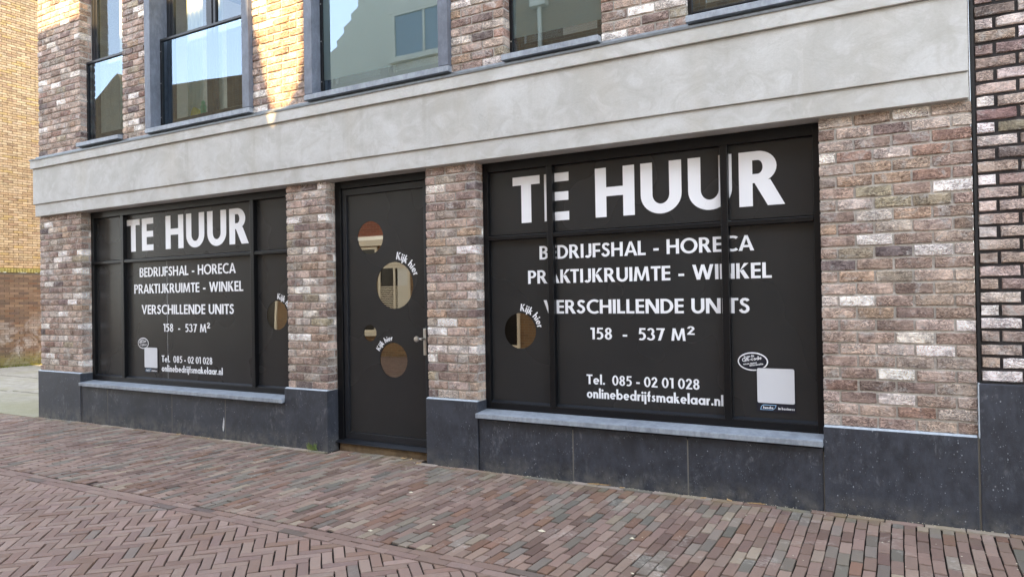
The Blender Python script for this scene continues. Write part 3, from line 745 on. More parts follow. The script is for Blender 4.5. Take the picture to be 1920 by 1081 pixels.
def shop_window(x0, x1, z0, z1, mull, tr, holes, parent, label):
    fw = .052
    fr = MB()
    # outer frame, stepped profile
    for (a, b, c, d) in ((x0, x0+fw, z0, z1), (x1-fw, x1, z0, z1), (x0+fw, x1-fw, z0, z0+fw+.008), (x0+fw, x1-fw, z1-fw-.03, z1)):
        fr.box(a, b, YFR, YG+.05, c, d)
    win = fr.build('shop_window', M['frame'], parent, .003); win['label'] = label
    # beads just proud of the glass
    xs = [x0+fw]+[v for m in mull for v in (m-.027, m+.027)]+[x1-fw]
    zs = [z0+fw+.008, tr-.024, tr+.024, z1-fw-.03]
    for m_ in mull: bxo('mullion', (m_-.027, m_+.027, YFR-.012, YG+.05, z0+fw+.008, z1-fw-.03), M['frame'], win, .004)
    for i in range(0, len(xs), 2):
        t = MB(); t.prism_x([(YFR-.006, tr-.024), (YFR-.006, tr+.012), (YG+.05, tr+.024), (YG+.05, tr-.024)], xs[i]+.0005, xs[i+1]-.0005); t.build('transom', M['frame'], win, .003)
        bd = MB(); bd.prism_x([(YFR+.004, zs[0]), (YFR+.004, zs[0]+.006), (YG-.003, zs[0]+.020), (YG-.003, zs[0])], xs[i]+.0005, xs[i+1]-.0005); bd.build('glazing_bead', M['frame2'], win)
        for j in (0, 2):
            a, b, c, d = xs[i], xs[i+1], zs[j], zs[j+1]
            hs = [h_ for h_ in holes if a < h_[0] < b and c < h_[1] < d]
            film_panel(a, b, c, d, hs, win)
            gl = MB(); gl.add([(a, YG+.004, c), (b, YG+.004, c), (b, YG+.004, d), (a, YG+.004, d)], [(0, 1, 2, 3)]); gl.build('pane', M['glass_hole'], win, fixn=False)
    return win
def sign_text(win, dx, scan):
    y = YG-.0012
    def L_(t, x, z, wdt, cap, st=.192, h=.162, sp=.095, space=.27):
        W = layout(t, st, h, sp, space)[1]; kx = wdt/W
        pos = 0
        words = t.split(' ')
        for wd in words:                     # one mesh per word
            if not wd: pos += space; continue
            w_ = layout(wd, st, h, sp, space)[1]
            i = Ink(y); i.line(wd, x+dx+pos*kx, z, w_*kx, cap, st, h, sp, space); i.done('lettering', M['white'], win, 'white lettering %s' % wd)
            pos += w_+sp+space
    L_('TE HUUR', 1.717, 2.174, 2.250, .402, .218, .182, sp=.115, space=.42)
    L_('BEDRIJFSHAL - HORECA', 1.971, 1.850, 1.775, .115, sp=.085, space=.40)
    L_('PRAKTIJKRUIMTE - WINKEL', 1.856, 1.645, 2.010, .114, sp=.085, space=.40)
    L_('VERSCHILLENDE UNITS', 2.003, 1.388, 1.705, .114, sp=.085, space=.36)
    L_('158  -  537 M', 2.430, 1.176, .795, .096, sp=.10, space=.36)
    L_('2', 3.238, 1.224, .058, .065, .2, .18)
    L_('Tel.  085 - 02 01 028', 2.390, .806, .935, .080, sp=.085, space=.32)
    L_('onlinebedrijfsmakelaar.nl', 2.390, .692, 1.112, .080, .20, .17, sp=.075)
def scan_sticker(win, x0, x1, z0, z1, ocx, ocz, oa, ob):
    y = YG-.0015
    i = Ink(y-.0002); i.ell(ocx, ocz, oa*1.05, ob*1.08); i.done('sticker_edge', M['navy'], win)
    i = Ink(y-.0014); i.ell(ocx, ocz, oa, ob); i.done('sticker_ring', M['white'], win)
    i = Ink(y-.0026); i.ell(ocx, ocz, oa*.915, ob*.86); i.done('sticker_oval', M['navy'], win)
    i = Ink(y-.0038); s_ = oa/.108
    i.line('Scan de', ocx-.062*s_, ocz+.024*s_, .075*s_, .017*s_, rot=R(9))
    i.line('QR-code', ocx-.074*s_, ocz-.004*s_, .140*s_, .026*s_, rot=R(9))
    i.line('voor meer', ocx-.066*s_, ocz-.028*s_, .098*s_, .015*s_, rot=R(9)); i.line('informatie', ocx-.022*s_, ocz-.036*s_, .098*s_, .015*s_, rot=R(9))
    i.done('sticker_text', M['white'], win, 'white words Scan de QR-code voor meer informatie')
    i = Ink(y-.005); i.rrect(x0-.004, x1+.004, z0-.062, z1+.004, .012); i.done('sticker_base', M['navy'], win)
    i = Ink(y-.0062); i.rrect(x0, x1, z0, z1, .012); i.done('sticker_field', M['qrblank'], win, 'blank white rounded square of the scan sticker')
    wd = x1-x0
    i = Ink(y-.0062); a = x0+.018*wd/.255
    i.poly([(a, z0-.050), (a+.085*wd/.25, z0-.050), (a+.103*wd/.25, z0-.034), (a+.110*wd/.25, z0-.012), (a+.022*wd/.25, z0-.012), (a+.006*wd/.25, z0-.024)]); i.done('badge_outline', M['ltblue'], win)
    i = Ink(y-.0074)
    i.poly([(a+.006, z0-.046), (a+.083*wd/.25, z0-.046), (a+.099*wd/.25, z0-.033), (a+.104*wd/.25, z0-.016), (a+.024*wd/.25, z0-.016), (a+.011*wd/.25, z0-.026)]); i.done('badge_field', M['navy'], win)
    i = Ink(y-.0086); i.line('funda', a+.020*wd/.25, z0-.041, .068*wd/.25, .0185, sp=.12); i.line('in business', a+.122*wd/.25, z0-.043, .108*wd/.25, .0185, sp=.11); i.done('badge_text', M['white'], win, 'white words funda in business')
CRh = (7.396, 1.238, .155); CLh = (4.396, 1.373, .157)
wl = shop_window(WIN_L[0]+.002, WIN_L[1]-.002, .530, 2.720, [1.688, 4.075], 2.062, [CLh], bld, 'black framed left shop window of six panes with round peep hole')
sign_text(wl, 0, None)
scan_sticker(wl, 2.059, 2.314, .729, .976, 2.030, 1.027, .108, .068)
wr = shop_window(WIN_R[0]+.002, WIN_R[1]-.002, .545, 2.720, [7.727, 9.175], 2.058, [CRh], bld, 'black framed right shop window of six panes, text crossed by its mullions')
sign_text(wr, 5.628, None)
scan_sticker(wr, 9.378, 9.635, .736, .988, 9.349, 1.034, .108, .068)
for win, (cx, cz, rr) in ((wl, CLh), (wr, CRh)):
    i = Ink(YG-.0012); i.arcline('Kijk hier', cx, cz, rr+.018, 88, .062); i.done('lettering', M['white'], win, 'white words Kijk hier curved over the peep hole')
bxo('film_seam', (2.509, 2.5115, YG-.0006, YG-.0001, .60, 2.035), M['qrblank'], wl)
i = Ink(-.0130); i.poly([(3.722, .115), (3.736, .10), (3.748, .15), (3.752, .215), (3.744, .262), (3.736, .235), (3.726, .19), (3.718, .15)]); i.done('white_smear', simple('white_smear', srgb(188, 190, 190), .8, 0, .3, 120, .4), bld)
# ------------------------------------------------------------------ door
dr = MB(); x0, x1 = DOOR[0]+.012, DOOR[1]-.010; zb = .118
dr.box(x0, x0+.075, YFR, YG+.05, zb-.02, 2.72); dr.box(x1-.07, x1, YFR, YG+.05, zb-.02, 2.72); dr.box(x0+.075, x1-.07, YFR, YG+.05, 2.645, 2.72)
door = dr.build('door', M['frame'], bld, .003); door['label'] = 'black shop door with four round peep holes'
lf = MB(); a, b = x0+.078, x1-.073
lf.box(a, a+.052, YFR+.018, YG+.045, .135, 2.640); lf.box(b-.052, b, YFR+.018, YG+.045, .135, 2.640); lf.box(a+.052, b-.052, YFR+.018, YG+.045, .135, .205); lf.box(a+.052, b-.052, YFR+.018, YG+.045, 2.575, 2.640)
lf.build('door_leaf', M['frame2'], door, .003)
dh = [(5.716, 2.141, .162), (6.012, 1.662, .226), (5.697, 1.198, .080), (5.987, .939, .168)]
yg = YG; film_panel(a+.052, b-.052, .205, 2.575, dh, door)
gl = MB(); gl.add([(a+.05, YG+.004, .2), (b-.05, YG+.004, .2), (b-.05, YG+.004, 2.58), (a+.05, YG+.004, 2.58)], [(0, 1, 2, 3)]); gl.build('pane', M['glass_hole'], door, fixn=False)
i = Ink(YG-.0012); i.arcline('Kijk hier', 6.012, 1.662, .252, 84, .072); i.done('lettering', M['white'], door, 'white words Kijk hier curved over the largest peep hole')
i = Ink(YG-.0012); i.arcline('Kijk hier', 5.987, .939, .190, 154, .052); i.done('lettering', M['white'], door, 'white words Kijk hier curved over the lowest peep hole')
m = MB(); m.prism_x([(YFR-.045, .098), (YFR-.045, .108), (YFR+.02, .134), (YFR+.06, .134), (YFR+.06, .098)], x0-.0, x1); m.build('threshold', M['frame2'], door, .002)
m = MB(); m.box(x0+.04, x1-.01, YFR-.018, YFR+.02, -.02, .096); m.build('threshold_board', M['wood'], door)
hd = MB(); hx = 6.392
hd.box(hx-.017, hx+.017, YFR+.004, YFR+.0178, 1.00, 1.25); hb = hd.build('handle_plate', M['steel'], door, .004)
hd = MB(); hd.cyl((hx, YFR+.004, 1.155), (hx, YFR-.055, 1.155), .011, 14); hd.cyl((hx, YFR-.048, 1.155), (hx-.045, YFR-.052, 1.155), .009, 12)
prof = [(.0, .010), (.004, .024), (.018, .028), (.03, .024), (.034, .0)]
for (d0, r0), (d1, r1) in zip(prof[:-1], prof[1:]): hd.cyl((hx-.045, YFR-.042-d0, 1.155), (hx-.045, YFR-.042-d1, 1.155), max(r0, .0005), 18, max(r1, .0005))
hd.build('handle', M['steel'], hb, smooth=False)
hd = MB(); hd.cyl((hx, YFR+.006, 1.055), (hx, YFR-.004, 1.055), .008, 12); hd.build('keyhole', M['steel'], hb)
# dark rooms behind the shop front
q = NT('dim_interior'); M['interior'] = q.fin(q.mix(q.g(q.noise(2, 4), .3, .7), srgb(60, 52, 44), srgb(88, 76, 64)), .9)
m = MB()
for (x0_, x1_) in ((.31, X1-.1),):
    m.add([(x0_, 6, 0), (x1_, 6, 0), (x1_, 6, 2.72), (x0_, 6, 2.72)], [(0, 1, 2, 3)]); m.add([(x0_, .3, .02), (x1_, .3, .02), (x1_, 6, .02), (x0_, 6, .02)], [(0, 1, 2, 3)])
    m.add([(x0_, .3, 2.80), (x1_, .3, 2.80), (x1_, 6, 2.80), (x0_, 6, 2.80)], [(0, 3, 2, 1)]); m.add([(x1_, .3, 0), (x1_, 6, 0), (x1_, 6, 2.8), (x1_, .3, 2.8)], [(0, 3, 2, 1)])
m.build('interior', M['interior'], bld, fixn=False)

# ------------------------------------------------------------------ upper windows
def upper_window(x0, x1, zs, stone, balY, frY, mull, curtain, frost, label):
    rt = empty('window', (0, 0, 0)); rt.parent = bld; rt['label'] = label
    ox0, ox1, oz0 = x0, x1, zs
    if stone:
        t = .105; s = MB(); s.box(x0, x0+t, -.052, .20, zs+.058, UH); s.build('surround', M['surround'], rt, .003)
        s = MB(); s.box(x1-t, x1, -.052, .20, zs+.058, UH); s.build('surround', M['surround'], rt, .003)
        s = MB(); s.box(x0, x1, -.052, .20, UH-.105, UH-.002); s.build('surround_head', M['surround'], rt, .003)
        s = MB(); s.prism_x([(-.056, zs), (-.056, zs+.052), (.2, zs+.058), (.2, zs)], x0-.004, x1+.004); s.build('sill', M['sill'], rt, .003)
        ox0, ox1, oz0 = x0+t, x1-t, zs+.058
    else:
        s = MB(); s.prism_x([(-.062, zs-.048), (-.062, zs), (.19, zs+.02), (.19, zs-.048)], x0+.012, x1-.004); s.build('sill', M['sill'], rt, .003); oz0 = zs+.022
    top = UH-(.105 if stone else .004)
    fr = MB(); f = .058
    for b_ in ((ox0, ox0+f, oz0, top), (ox1-f, ox1, oz0, top), (ox0+f, ox1-f, oz0, oz0+f), (ox0+f, ox1-f, top-f, top)): fr.box(b_[0], b_[1], frY, frY+.06, b_[2], b_[3])
    fr.build('frame', M['frame2'], rt, .003)
    if mull:
        xm = (ox0+ox1)/2
        leaves = [(ox0+f, xm-.03), (xm+.03, ox1-f)]; bxo('mullion', (xm-.03, xm+.03, frY-.004, frY+.06, oz0+f, top-f), M['frame2'], rt, .003)
    else: leaves = [(ox0+f, ox1-f)]
    for a_, b_ in leaves:
        s = MB(); g_ = .05
        for b2 in ((a_, a_+g_, oz0+f, top-f), (b_-g_, b_, oz0+f, top-f), (a_+g_, b_-g_, oz0+f, oz0+f+g_+.02), (a_+g_, b_-g_, top-f-g_, top-f)): s.box(b2[0], b2[1], frY+.008, frY+.05, b2[2], b2[3])
        sh = s.build('casement', M['frame2'], rt, .003)
        p_ = MB(); p_.add([(a_+g_, frY+.03, oz0+f+g_+.02), (b_-g_, frY+.03, oz0+f+g_+.02), (b_-g_, frY+.03, top-f-g_), (a_+g_, frY+.03, top-f-g_)], [(0, 1, 2, 3)]); p_.build('pane', M['glass'], sh, fixn=False)
    # glass balustrade with side clamps and top rail
    zt = 4.655
    s = MB(); s.box(ox0+.004, ox1-.004, balY-.018, balY+.022, zt+.0005, zt+.030); bal = s.build('balustrade', M['frame2'], rt, .003)
    bxo('post', (ox0+.004, ox0+.032, balY-.016, balY+.022, oz0+.02, zt), M['frame'], bal, .002); bxo('post', (ox1-.032, ox1-.004, balY-.016, balY+.022, oz0+.02, zt), M['frame'], bal, .002)
    s = MB()
    s.add([(ox0+.032, balY, oz0+.045), (ox1-.032, balY, oz0+.045), (ox1-.032, balY, zt), (ox0+.032, balY, zt)], [(0, 1, 2, 3)]); s.build('glass_pane', M['glass_bal'], bal, fixn=False)
    s = MB(); s.box(ox0+.032, ox1-.032, balY-.004, balY+.006, oz0+.036, oz0+.0445); s.build('glass_edge', M['rubber'], bal)
    if frost:
        s = MB(); s.add([(ox0+.032, balY+.004, frost), (ox1-.032, balY+.004, frost), (ox1-.032, balY+.004, zt), (ox0+.032, balY+.004, zt)], [(0, 1, 2, 3)]); s.build('frosted_film', M['frost'], bal, fixn=False)
    for zz in (oz0+.14, oz0+.55, zt-.12):
        s = MB()
        s.cyl((ox0+.018, balY-.0155, zz), (ox0+.018, balY-.020, zz), .0065, 8); s.build('bolt', M['steel'], bal)
    # room behind
    s = MB(); s.add([(ox0-.1, frY+2.2, oz0-.3), (ox1+.1, frY+2.2, oz0-.3), (ox1+.1, frY+2.2, UH), (ox0-.1, frY+2.2, UH)], [(0, 1, 2, 3)]); s.build('room_wall', M['interior'], rt, fixn=False)
    return rt, (ox0, ox1, oz0, top)
UN = ['leftmost narrow upper window above the end pier', 'upper window in a grey stone surround with two casements and toys on its sill', 'upper window in a grey stone surround with frosted balustrade glass', 'narrow upper window with frosted balustrade glass and no stone surround', 'rightmost upper window with only its stone sill in view']
uinfo = []
uinfo.append(upper_window(*UW[0], False, .105, .165, False, True, None, UN[0]))
uinfo.append(upper_window(*UW[1], True, .095, .175, True, True, None, UN[1]))
uinfo.append(upper_window(*UW[2], True, .083, .170, True, False, 3.755, UN[2]))
uinfo.append(upper_window(*UW[3], False, .125, .175, False, False, 3.775, UN[3]))
uinfo.append(upper_window(*UW[4], False, .065, .155, False, False, None, UN[4]))
# curtains (hang behind the glass)
def curtain(x0, x1, z0, z1, y, label, amp=.02, k=9):
    m = MB(); n = 40; P = []
    for i in range(n+1):
        x = x0+(x1-x0)*i/n; yy = y+amp*math.sin(i*2*math.pi*k/n)
        P += [(x, yy, z0), (x, yy+.004, z1)]
    m.add(P, [(2*i, 2*i+2, 2*i+3, 2*i+1) for i in range(n)])
    o = m.build('curtain', M['curtain'], None, smooth=True, fixn=False); tag(o, label, 'curtain'); return o
curtain(1.30, 1.88, 3.72, 5.8, .36, 'white curtain hanging behind the leftmost narrow window')
curtain(2.68, 2.98, 3.72, 5.7, .36, 'bunched white curtain at the left side of the two-casement window', .03, 4)
curtain(3.20, 3.34, 3.72, 5.7, .36, 'narrow white curtain fold beside the middle post of the window', .02, 2)
curtain(3.70, 4.02, 3.72, 5.7, .36, 'white curtain behind the right casement of the two-casement window', .03, 4)
# toys on the inner sill
def lump(name, pts, mat, label, cat):
    bm = bmesh.new()
    for (x, y, z, r_, sz) in pts:
        bmesh.ops.create_icosphere(bm, subdivisions=2, radius=r_, matrix=Matrix.Translation((x, y, z)) @ Matrix.Diagonal((1, .8, sz, 1)))
    me = bpy.data.meshes.new(name); bm.to_mesh(me); bm.free()
    for p_ in me.polygons: p_.use_smooth = True
    o = link(name, me, None, mat); tag(o, label, cat); return o
zs_ = 3.775
bxo('inner_sill', (2.62, 4.09, .24, .42, 3.72, 3.755), M['white_wood'], uinfo[1][0])
m = MB(); m.prism_y([(2.84, 3.756), (3.0, 3.756), (2.97, 3.83), (2.90, 3.87), (2.86, 3.83)], .27, .33); o = m.build('toy', simple('yellow_toy', srgb(240, 214, 60), .5), None, .012); tag(o, 'small yellow toy on the window sill', 'toy')
lump('toy', [(3.055, .30, 3.795, .04, 1), (3.055, .30, 3.845, .04, 1.2), (3.05, .30, 3.90, .028, 1)], simple('green_toy', srgb(120, 214, 160), .5), 'green toy figure on the window sill', 'toy')
lump('toy', [(3.19, .31, 3.80, .06, .8), (3.17, .31, 3.87, .05, 1), (3.235, .31, 3.88, .045, 1.1), (3.145, .31, 3.93, .022, 1.2), (3.24, .31, 3.94, .022, 1.2)], simple('white_toy', srgb(235, 238, 240), .8), 'fluffy white soft toy on the window sill', 'toy')

# ================================================================== NEIGHBOUR ON THE RIGHT
nb = empty('neighbour_building', (10.74, 0, 0)); tag(nb, 'brick house with dark joints at the right edge of the photo', 'house')
def par(o, p_):
    o.parent = p_; o.matrix_parent_inverse = Matrix.Translation(-Vector(p_.location)); return o
def reparent(fn, p_, *a, **k): return par(fn(*a, **k), p_)
m = MB(); m.box(10.742, 17, .0145, .4, .9, 7.4); par(m.build('wall', M['dmortar']), nb)
lst = []
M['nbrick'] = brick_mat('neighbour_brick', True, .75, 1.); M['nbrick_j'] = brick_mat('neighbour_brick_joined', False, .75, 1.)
brick_zone(lst, 10.748, 14.5, .966, 79, 0, joint=.019, pal=PAL_N)
kk = rank_pick([(d['c'], 1) for d in lst], 300)
mb = MB()
for i_, d in enumerate(lst):
    kd = 's' if d['L'] > .15 else 'h'
    if i_ in kk:
        me = brick_mesh(kd, d['var'], round(d['L']/.005)*.005, .0615, .04, .0052, M['nbrick'])
        o = link('brick', me, nb); o.location = Vector(d['c'])-Vector((10.74, 0, 0)); o.rotation_euler = (0, d['rot'], 0); o.color = (*d['col'], 1)
    else:
        V, F = brick_verts(kd, d['var'], d['L'], .0615, .04, .0052); mb.add((V+np.array(d['c'])).tolist(), F, d['col'])
o = par(mb.build('brick_courses', M['nbrick_j'], None, tint=True, fixn=False), nb); o['kind'] = 'stuff'
for a, b in ((10.728, 11.95), (11.957, 13.2), (13.207, 14.5)):
    m = MB(); m.box(a, b, -.027, .06, gb, .958); par(m.build('plinth_slab', M['plinth'], None, .004), nb)
m = MB(); m.box(10.7225, 10.7335, -.025, .03, PT-.006, .962); par(m.build('joint_sealant', M['caulk']), nb)
par(bxo('joint_filler', (10.7165, 10.7275, -.019, .03, gb, PT-.007), M['jfill']), nb)
m = MB(); m.box(10.7265, 10.7415, -.004, .03, .97, 7.3); par(m.build('movement_joint', M['rubber']), nb)

# ================================================================== FAR SIDE OF THE SIDE STREET
XO = -9.30
oc = empty('ochre_building', (XO, 4, 0)); tag(oc, 'ochre brick building rising above the garden wall beyond the side street', 'building')
M['ochre_m'] = mortar_mat('brown_mortar', srgb(96, 74, 52)); M['brown_m'] = mortar_mat('weathered_mortar', srgb(112, 100, 86))
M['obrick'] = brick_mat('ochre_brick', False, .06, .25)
def ylow_mat():
    q = NT('weathered_wall_brick'); at = q.n('ShaderNodeAttribute'); at.attribute_name = 'tint'; tint = at.outputs['Color']
    sx = q.n('ShaderNodeSeparateXYZ'); q.l(q.geo.outputs['Position'], sx.inputs[0])
    f = q.noise(60, 4)
    c = q.mix(q.g(f, .35, .7, 0, .4), tint, q.mix(1., tint, (.65, .62, .6, 1), 'MULTIPLY'))
    ef = q.math('MULTIPLY', q.g(sx.outputs['Z'], 1.5, .6), q.g(q.noise(2.2, 5, .7, .6), .46, .60))
    c = q.mix(q.math('MULTIPLY', ef, .6), c, srgb(190, 182, 172))
    ms = q.g(q.math('ADD', sx.outputs['Z'], q.math('MULTIPLY', q.noise(3, 4), .25)), .46, .26)
    c = q.mix(q.math('MULTIPLY', ms, .7), c, srgb(122, 116, 62))
    return q.fin(c, .9, q.bump(f, .003), .2)
M['lowbrick'] = ylow_mat()
OP = [((206, 176, 134), 20), ((214, 186, 146), 16), ((196, 164, 122), 12), ((206, 174, 118), 6), ((188, 156, 120), 5)]
LP = [((140, 112, 88), 16), ((128, 104, 84), 14), ((150, 122, 96), 10), ((116, 96, 80), 8), ((134, 102, 78), 8)]
def face_px(V, x=XO): return np.stack([x-V[:, 1], V[:, 0], V[:, 2]], 1)   # wall facing +x, local x -> world y
WT = 2.32
m = MB(); m.box(XO-.35, XO-.009, 1., 18, WT+.10, 9.5); par(m.build('wall', M['ochre_m']), oc)
gw = empty('garden_wall', (XO, 4, 0)); tag(gw, 'weathered brown brick garden wall with a mossy soldier-course coping', 'wall')
m = MB(); m.box(XO-.20, XO-.007, 1., 18, -.1, WT); par(m.build('wall_core', M['brown_m']), gw)
def fine_wall(name, y0, y1, z0, z1, co, hb_, pal, mat, parent, k, x=XO, jt=.011):
    mb = MB(); r_ = random.Random(3); rows = int((z1-z0)/co)
    for j in range(rows):
        y = y0-(j % 2)*.11; z = z0+co*(j+.5)
        while y < y1:
            c = pick(r_, pal, k, .08); a, b = y+jt/2, y+.22-jt/2; dx = r_.uniform(-.0015, .002)
            mb.add([(x-.03, a, z-hb_/2), (x-.03, b, z-hb_/2), (x-.03, b, z+hb_/2), (x-.03, a, z+hb_/2), (x+dx, a, z-hb_/2), (x+dx, b, z-hb_/2), (x+dx, b, z+hb_/2), (x+dx, a, z+hb_/2)],
                   [(4, 5, 6, 7), (0, 1, 5, 4), (1, 2, 6, 5), (2, 3, 7, 6), (3, 0, 4, 7)], c)
            y += .22
    o = par(mb.build(name, mat, None, tint=True, fixn=False), parent); o['kind'] = 'stuff'; return o
fine_wall('ochre_bricks', 1.0, 9.0, WT+.115, 9.4, .0625, .050, OP, M['obrick'], oc, .80)
fine_wall('wall_bricks', 1.0, 9.0, -.05, WT-.0, .0625, .053, LP, M['lowbrick'], gw, .80)
r3 = random.Random(9)
M['coping'] = simple('mossy_coping_brick', srgb(150, 136, 76), .9, 0, .3, 18, .35, (70, .004))
y = 1.03
me = None; cnt = 0
while y < 7.2:
    m = MB()
    if me is None:
        m.box(-.06, .035, 0, .055, 0, .105); o = m.build('coping_brick', M['coping'], None, .006); me = o.data
    else: o = link('coping_brick', me)
    o.location = (XO+r3.uniform(-.004, .004), y, WT+.002+r3.uniform(-.003, .003)); par(o, gw); y += .066
# grass and moss line at the foot of the garden wall
mm = MB(); rr = random.Random(4)
for _ in range(1500):
    yy = rr.uniform(1, 8); xx = XO+.01+abs(rr.gauss(0, .07)); h_ = rr.uniform(.02, .09); a_ = rr.uniform(0, 3.14); w_ = rr.uniform(.006, .02)
    dx, dy = math.cos(a_)*w_, math.sin(a_)*w_; z = gz(xx, yy)-.005
    mm.add([(xx-dx, yy-dy, z), (xx+dx, yy+dy, z), (xx+rr.uniform(-.02, .02), yy+rr.uniform(-.02, .02), z+h_)], [(0, 1, 2)])
o = mm.build('moss', simple('moss_green', srgb(112, 112, 52), .9, 0, .2, 20, .4), None, fixn=False); tag(o, 'yellow green moss and weeds along the foot of the garden wall', 'moss', kind='stuff')

# ================================================================== OPPOSITE SIDE OF THE STREET (seen in the glass, shades the shop front)
YO = -9.0; TE_ = math.tan(R(SUN_EL))
def bm_wall(name, c1, c2, mc, sc_=1.):
    q = NT(name); bt = q.n('ShaderNodeTexBrick'); mp = q.n('ShaderNodeMapping'); mp.inputs['Rotation'].default_value = (R(90), 0, 0); q.l(q.geo.outputs['Position'], mp.inputs[0])
    q.l(mp.outputs[0], bt.inputs['Vector']); bt.inputs['Color1'].default_value = c1; bt.inputs['Color2'].default_value = c2; bt.inputs['Mortar'].default_value = mc
    bt.inputs['Scale'].default_value = 1; bt.inputs['Brick Width'].default_value = .22; bt.inputs['Row Height'].default_value = .0625; bt.inputs['Mortar Size'].default_value = .006
    return q.fin(bt.outputs['Color'], .9, None, .2)
M['h_red'] = bm_wall('red_brick_wall', srgb(150, 84, 62), srgb(130, 70, 54), srgb(150, 140, 125))
M['h_brown'] = bm_wall('brown_brick_wall', srgb(150, 118, 82), srgb(120, 92, 66), srgb(150, 140, 120))
M['h_cream'] = simple('cream_rendered_wall', srgb(222, 214, 190), .85, 0, .3, 2, .06)
M['h_tile'] = simple('clay_roof_tiles', srgb(120, 74, 58), .85, 0, .3, 8, .25, (14, .02))
M['h_glass'] = simple('opposite_window_glass', srgb(110, 130, 140), .08, 0, .8)
M['h_dark'] = simple('dark_opposite_glass', srgb(22, 22, 24), .2, 0, .3)
def opp_house(name, label, x0, x1, prof, wallmat, wins, depth=7., roofmat=None):
    """prof: outline of the front (list of (x,z)) - a closed polygon; built as a real volume"""
    rt = empty(name, ((x0+x1)/2, YO, 0)); tag(rt, label, 'house', 'houses on the opposite side of the street')
    m = MB(); m.prism_y(prof, YO, YO-.3); par(m.build('front_wall', wallmat), rt)
    m = MB(); m.prism_y([(a, b-.02) for a, b in prof], YO-.301, YO-depth); par(m.build('body', roofmat or wallmat), rt)
    for (a, b, c, d, kind) in wins:
        fm = MB(); t = .07
        for e in ((a, a+t, c, d), (b-t, b, c, d), (a+t, b-t, c, c+t), (a+t, b-t, d-t, d)): fm.box(e[0], e[1], YO-.01, YO+.04, e[2], e[3])
        w_ = par(fm.build('window' if kind != 'door' else 'door', M['white_wood']), rt)
        if b-a > 1.0 and kind != 'door': par(bxo('glazing_bar', ((a+b)/2-.03, (a+b)/2+.03, YO+.001, YO+.035, c+t, d-t), M['white_wood']), rt)
        g_ = MB()
        if kind == 'door': g_.box(a+t, b-t, YO+.001, YO+.02, c, d-t); par(g_.build('door_panel', M['white_wood']), rt)
        else:
            g_.box(a+t, b-t, YO+.001, YO+.004, c+t, d-t); par(g_.build('pane', M['h_dark'] if kind in ('plain', 'blind') else M['h_glass']), rt)
            par(bxo('sill', (a-.08, b+.08, YO+.001, YO+.12, c-.09, c-.005), M['white_wood']), rt)
            if kind == 'blind':
                z = c+t+.03
                while z < d-t-.45:
                    s_ = bxo('blind_slat', (a+t+.005, b-t-.005, YO+.010, YO+.022, z, z+.022), M['white_wood']); par(s_, rt); z += .05
                par(bxo('curtain_panel', ((a+b)/2+.1, b-t-.01, YO+.006, YO+.0095, c+t, d-t), M['curtain']), rt)
        if kind in ('lintel', 'blind'): par(bxo('lintel', (a-.15, b+.15, YO+.002, YO+.03, d+.01, d+.26), M['white_wood']), rt)
    return rt
H = lambda z: z+(-YO)*TE_                 # height at the house line that shades height z on our front
# mansard flank and facing house edge shaped to cut the sun wedge; gap between x=4.24 and x=5.0
opp_house('terraced_house', 'long low house with mossy roof opposite, seen only mirrored in glass', -17.0, -4.2, [(-17, -.3), (-4.2, -.3), (-4.2, 8.1), (-7, 8.25), (-10.3, 8.48), (-12.6, 8.55), (-13.25, 9.35), (-14.6, 8.6), (-17, 9.0)], M['h_brown'],
          [(-15, -13.6, 1.0, 2.6, 'lintel'), (-12.2, -10.6, 1.0, 2.6, 'lintel'), (-9, -8, .05, 2.4, 'door'), (-6.6, -5.75, .5, 2.5, 'plain'), (-7, -5.4, 3.7, 5.2, 'lintel'), (-12, -10.4, 3.7, 5.2, 'lintel')], 7, M['h_tile'])
TO = H(5.27)
opp_house('gable_house', 'cream rendered house with stepped gable opposite, seen only mirrored in glass', -4.2, 1.04, [(-4.2, 3.16), (1.04, 3.16), (1.04, TO), (-2.2, TO), (-2.2, 9.52), (-2.38, 9.42), (-2.36, 9.28), (-2.62, 9.12), (-2.60, 8.98), (-2.88, 8.82), (-2.86, 8.68), (-3.14, 8.50), (-3.12, 8.36), (-3.42, 8.22), (-4.2, 7.5)], M['h_cream'],
          [(-2.95, -1.985, .62, 2.88, 'plain'), (-1.95, -.88, .75, 2.36, 'blind'), (-2.9, -1.7, 3.9, 5.5, 'lintel'), (-1.18, .76, 7.62, 8.82, 'lintel'), (-.8, .3, 3.9, 5.5, 'lintel')], 8)
gh = [o for o in sc.objects if o.name.startswith('gable_house')][0]
par(bxo('ground_floor_wall', (-4.2, 1.04, YO-8, YO, -.3, 3.155), M['h_brown']), gh)
par(bxo('shop_fascia', (-3.4, -.2, YO+.002, YO+.10, 2.90, 3.15), M['white_wood']), gh)
par(bxo('soldier_course_panel', (-3.4, -.2, YO+.0025, YO+.03, 3.153, 3.9), M['h_red']), gh)
opp_house('mansard_house', 'brown brick house opposite with a steep mansard flank shaped to cut the sun wedge beside a narrow gap', 1.04, 4.62, [(1.04, -.3), (4.62, -.3), (4.62, H(3.30)), (4.534, H(3.574)), (4.40, H(4.105)), (4.275, H(4.55)), (4.236, H(4.85)), (4.22, H(5.3)), (1.04, H(5.28))], M['h_brown'],
          [(1.3, 2.32, .3, 2.5, 'plain'), (3.35, 3.95, .0, 2.9, 'door'), (4.0, 4.4, .0, 3.4, 'door'), (1.3, 2.5, 3.8, 5.4, 'lintel')], 5)  # two pale doors added as bright surfaces to mirror in the shop film
mh = [o for o in sc.objects if o.name.startswith('mansard_house')][0]
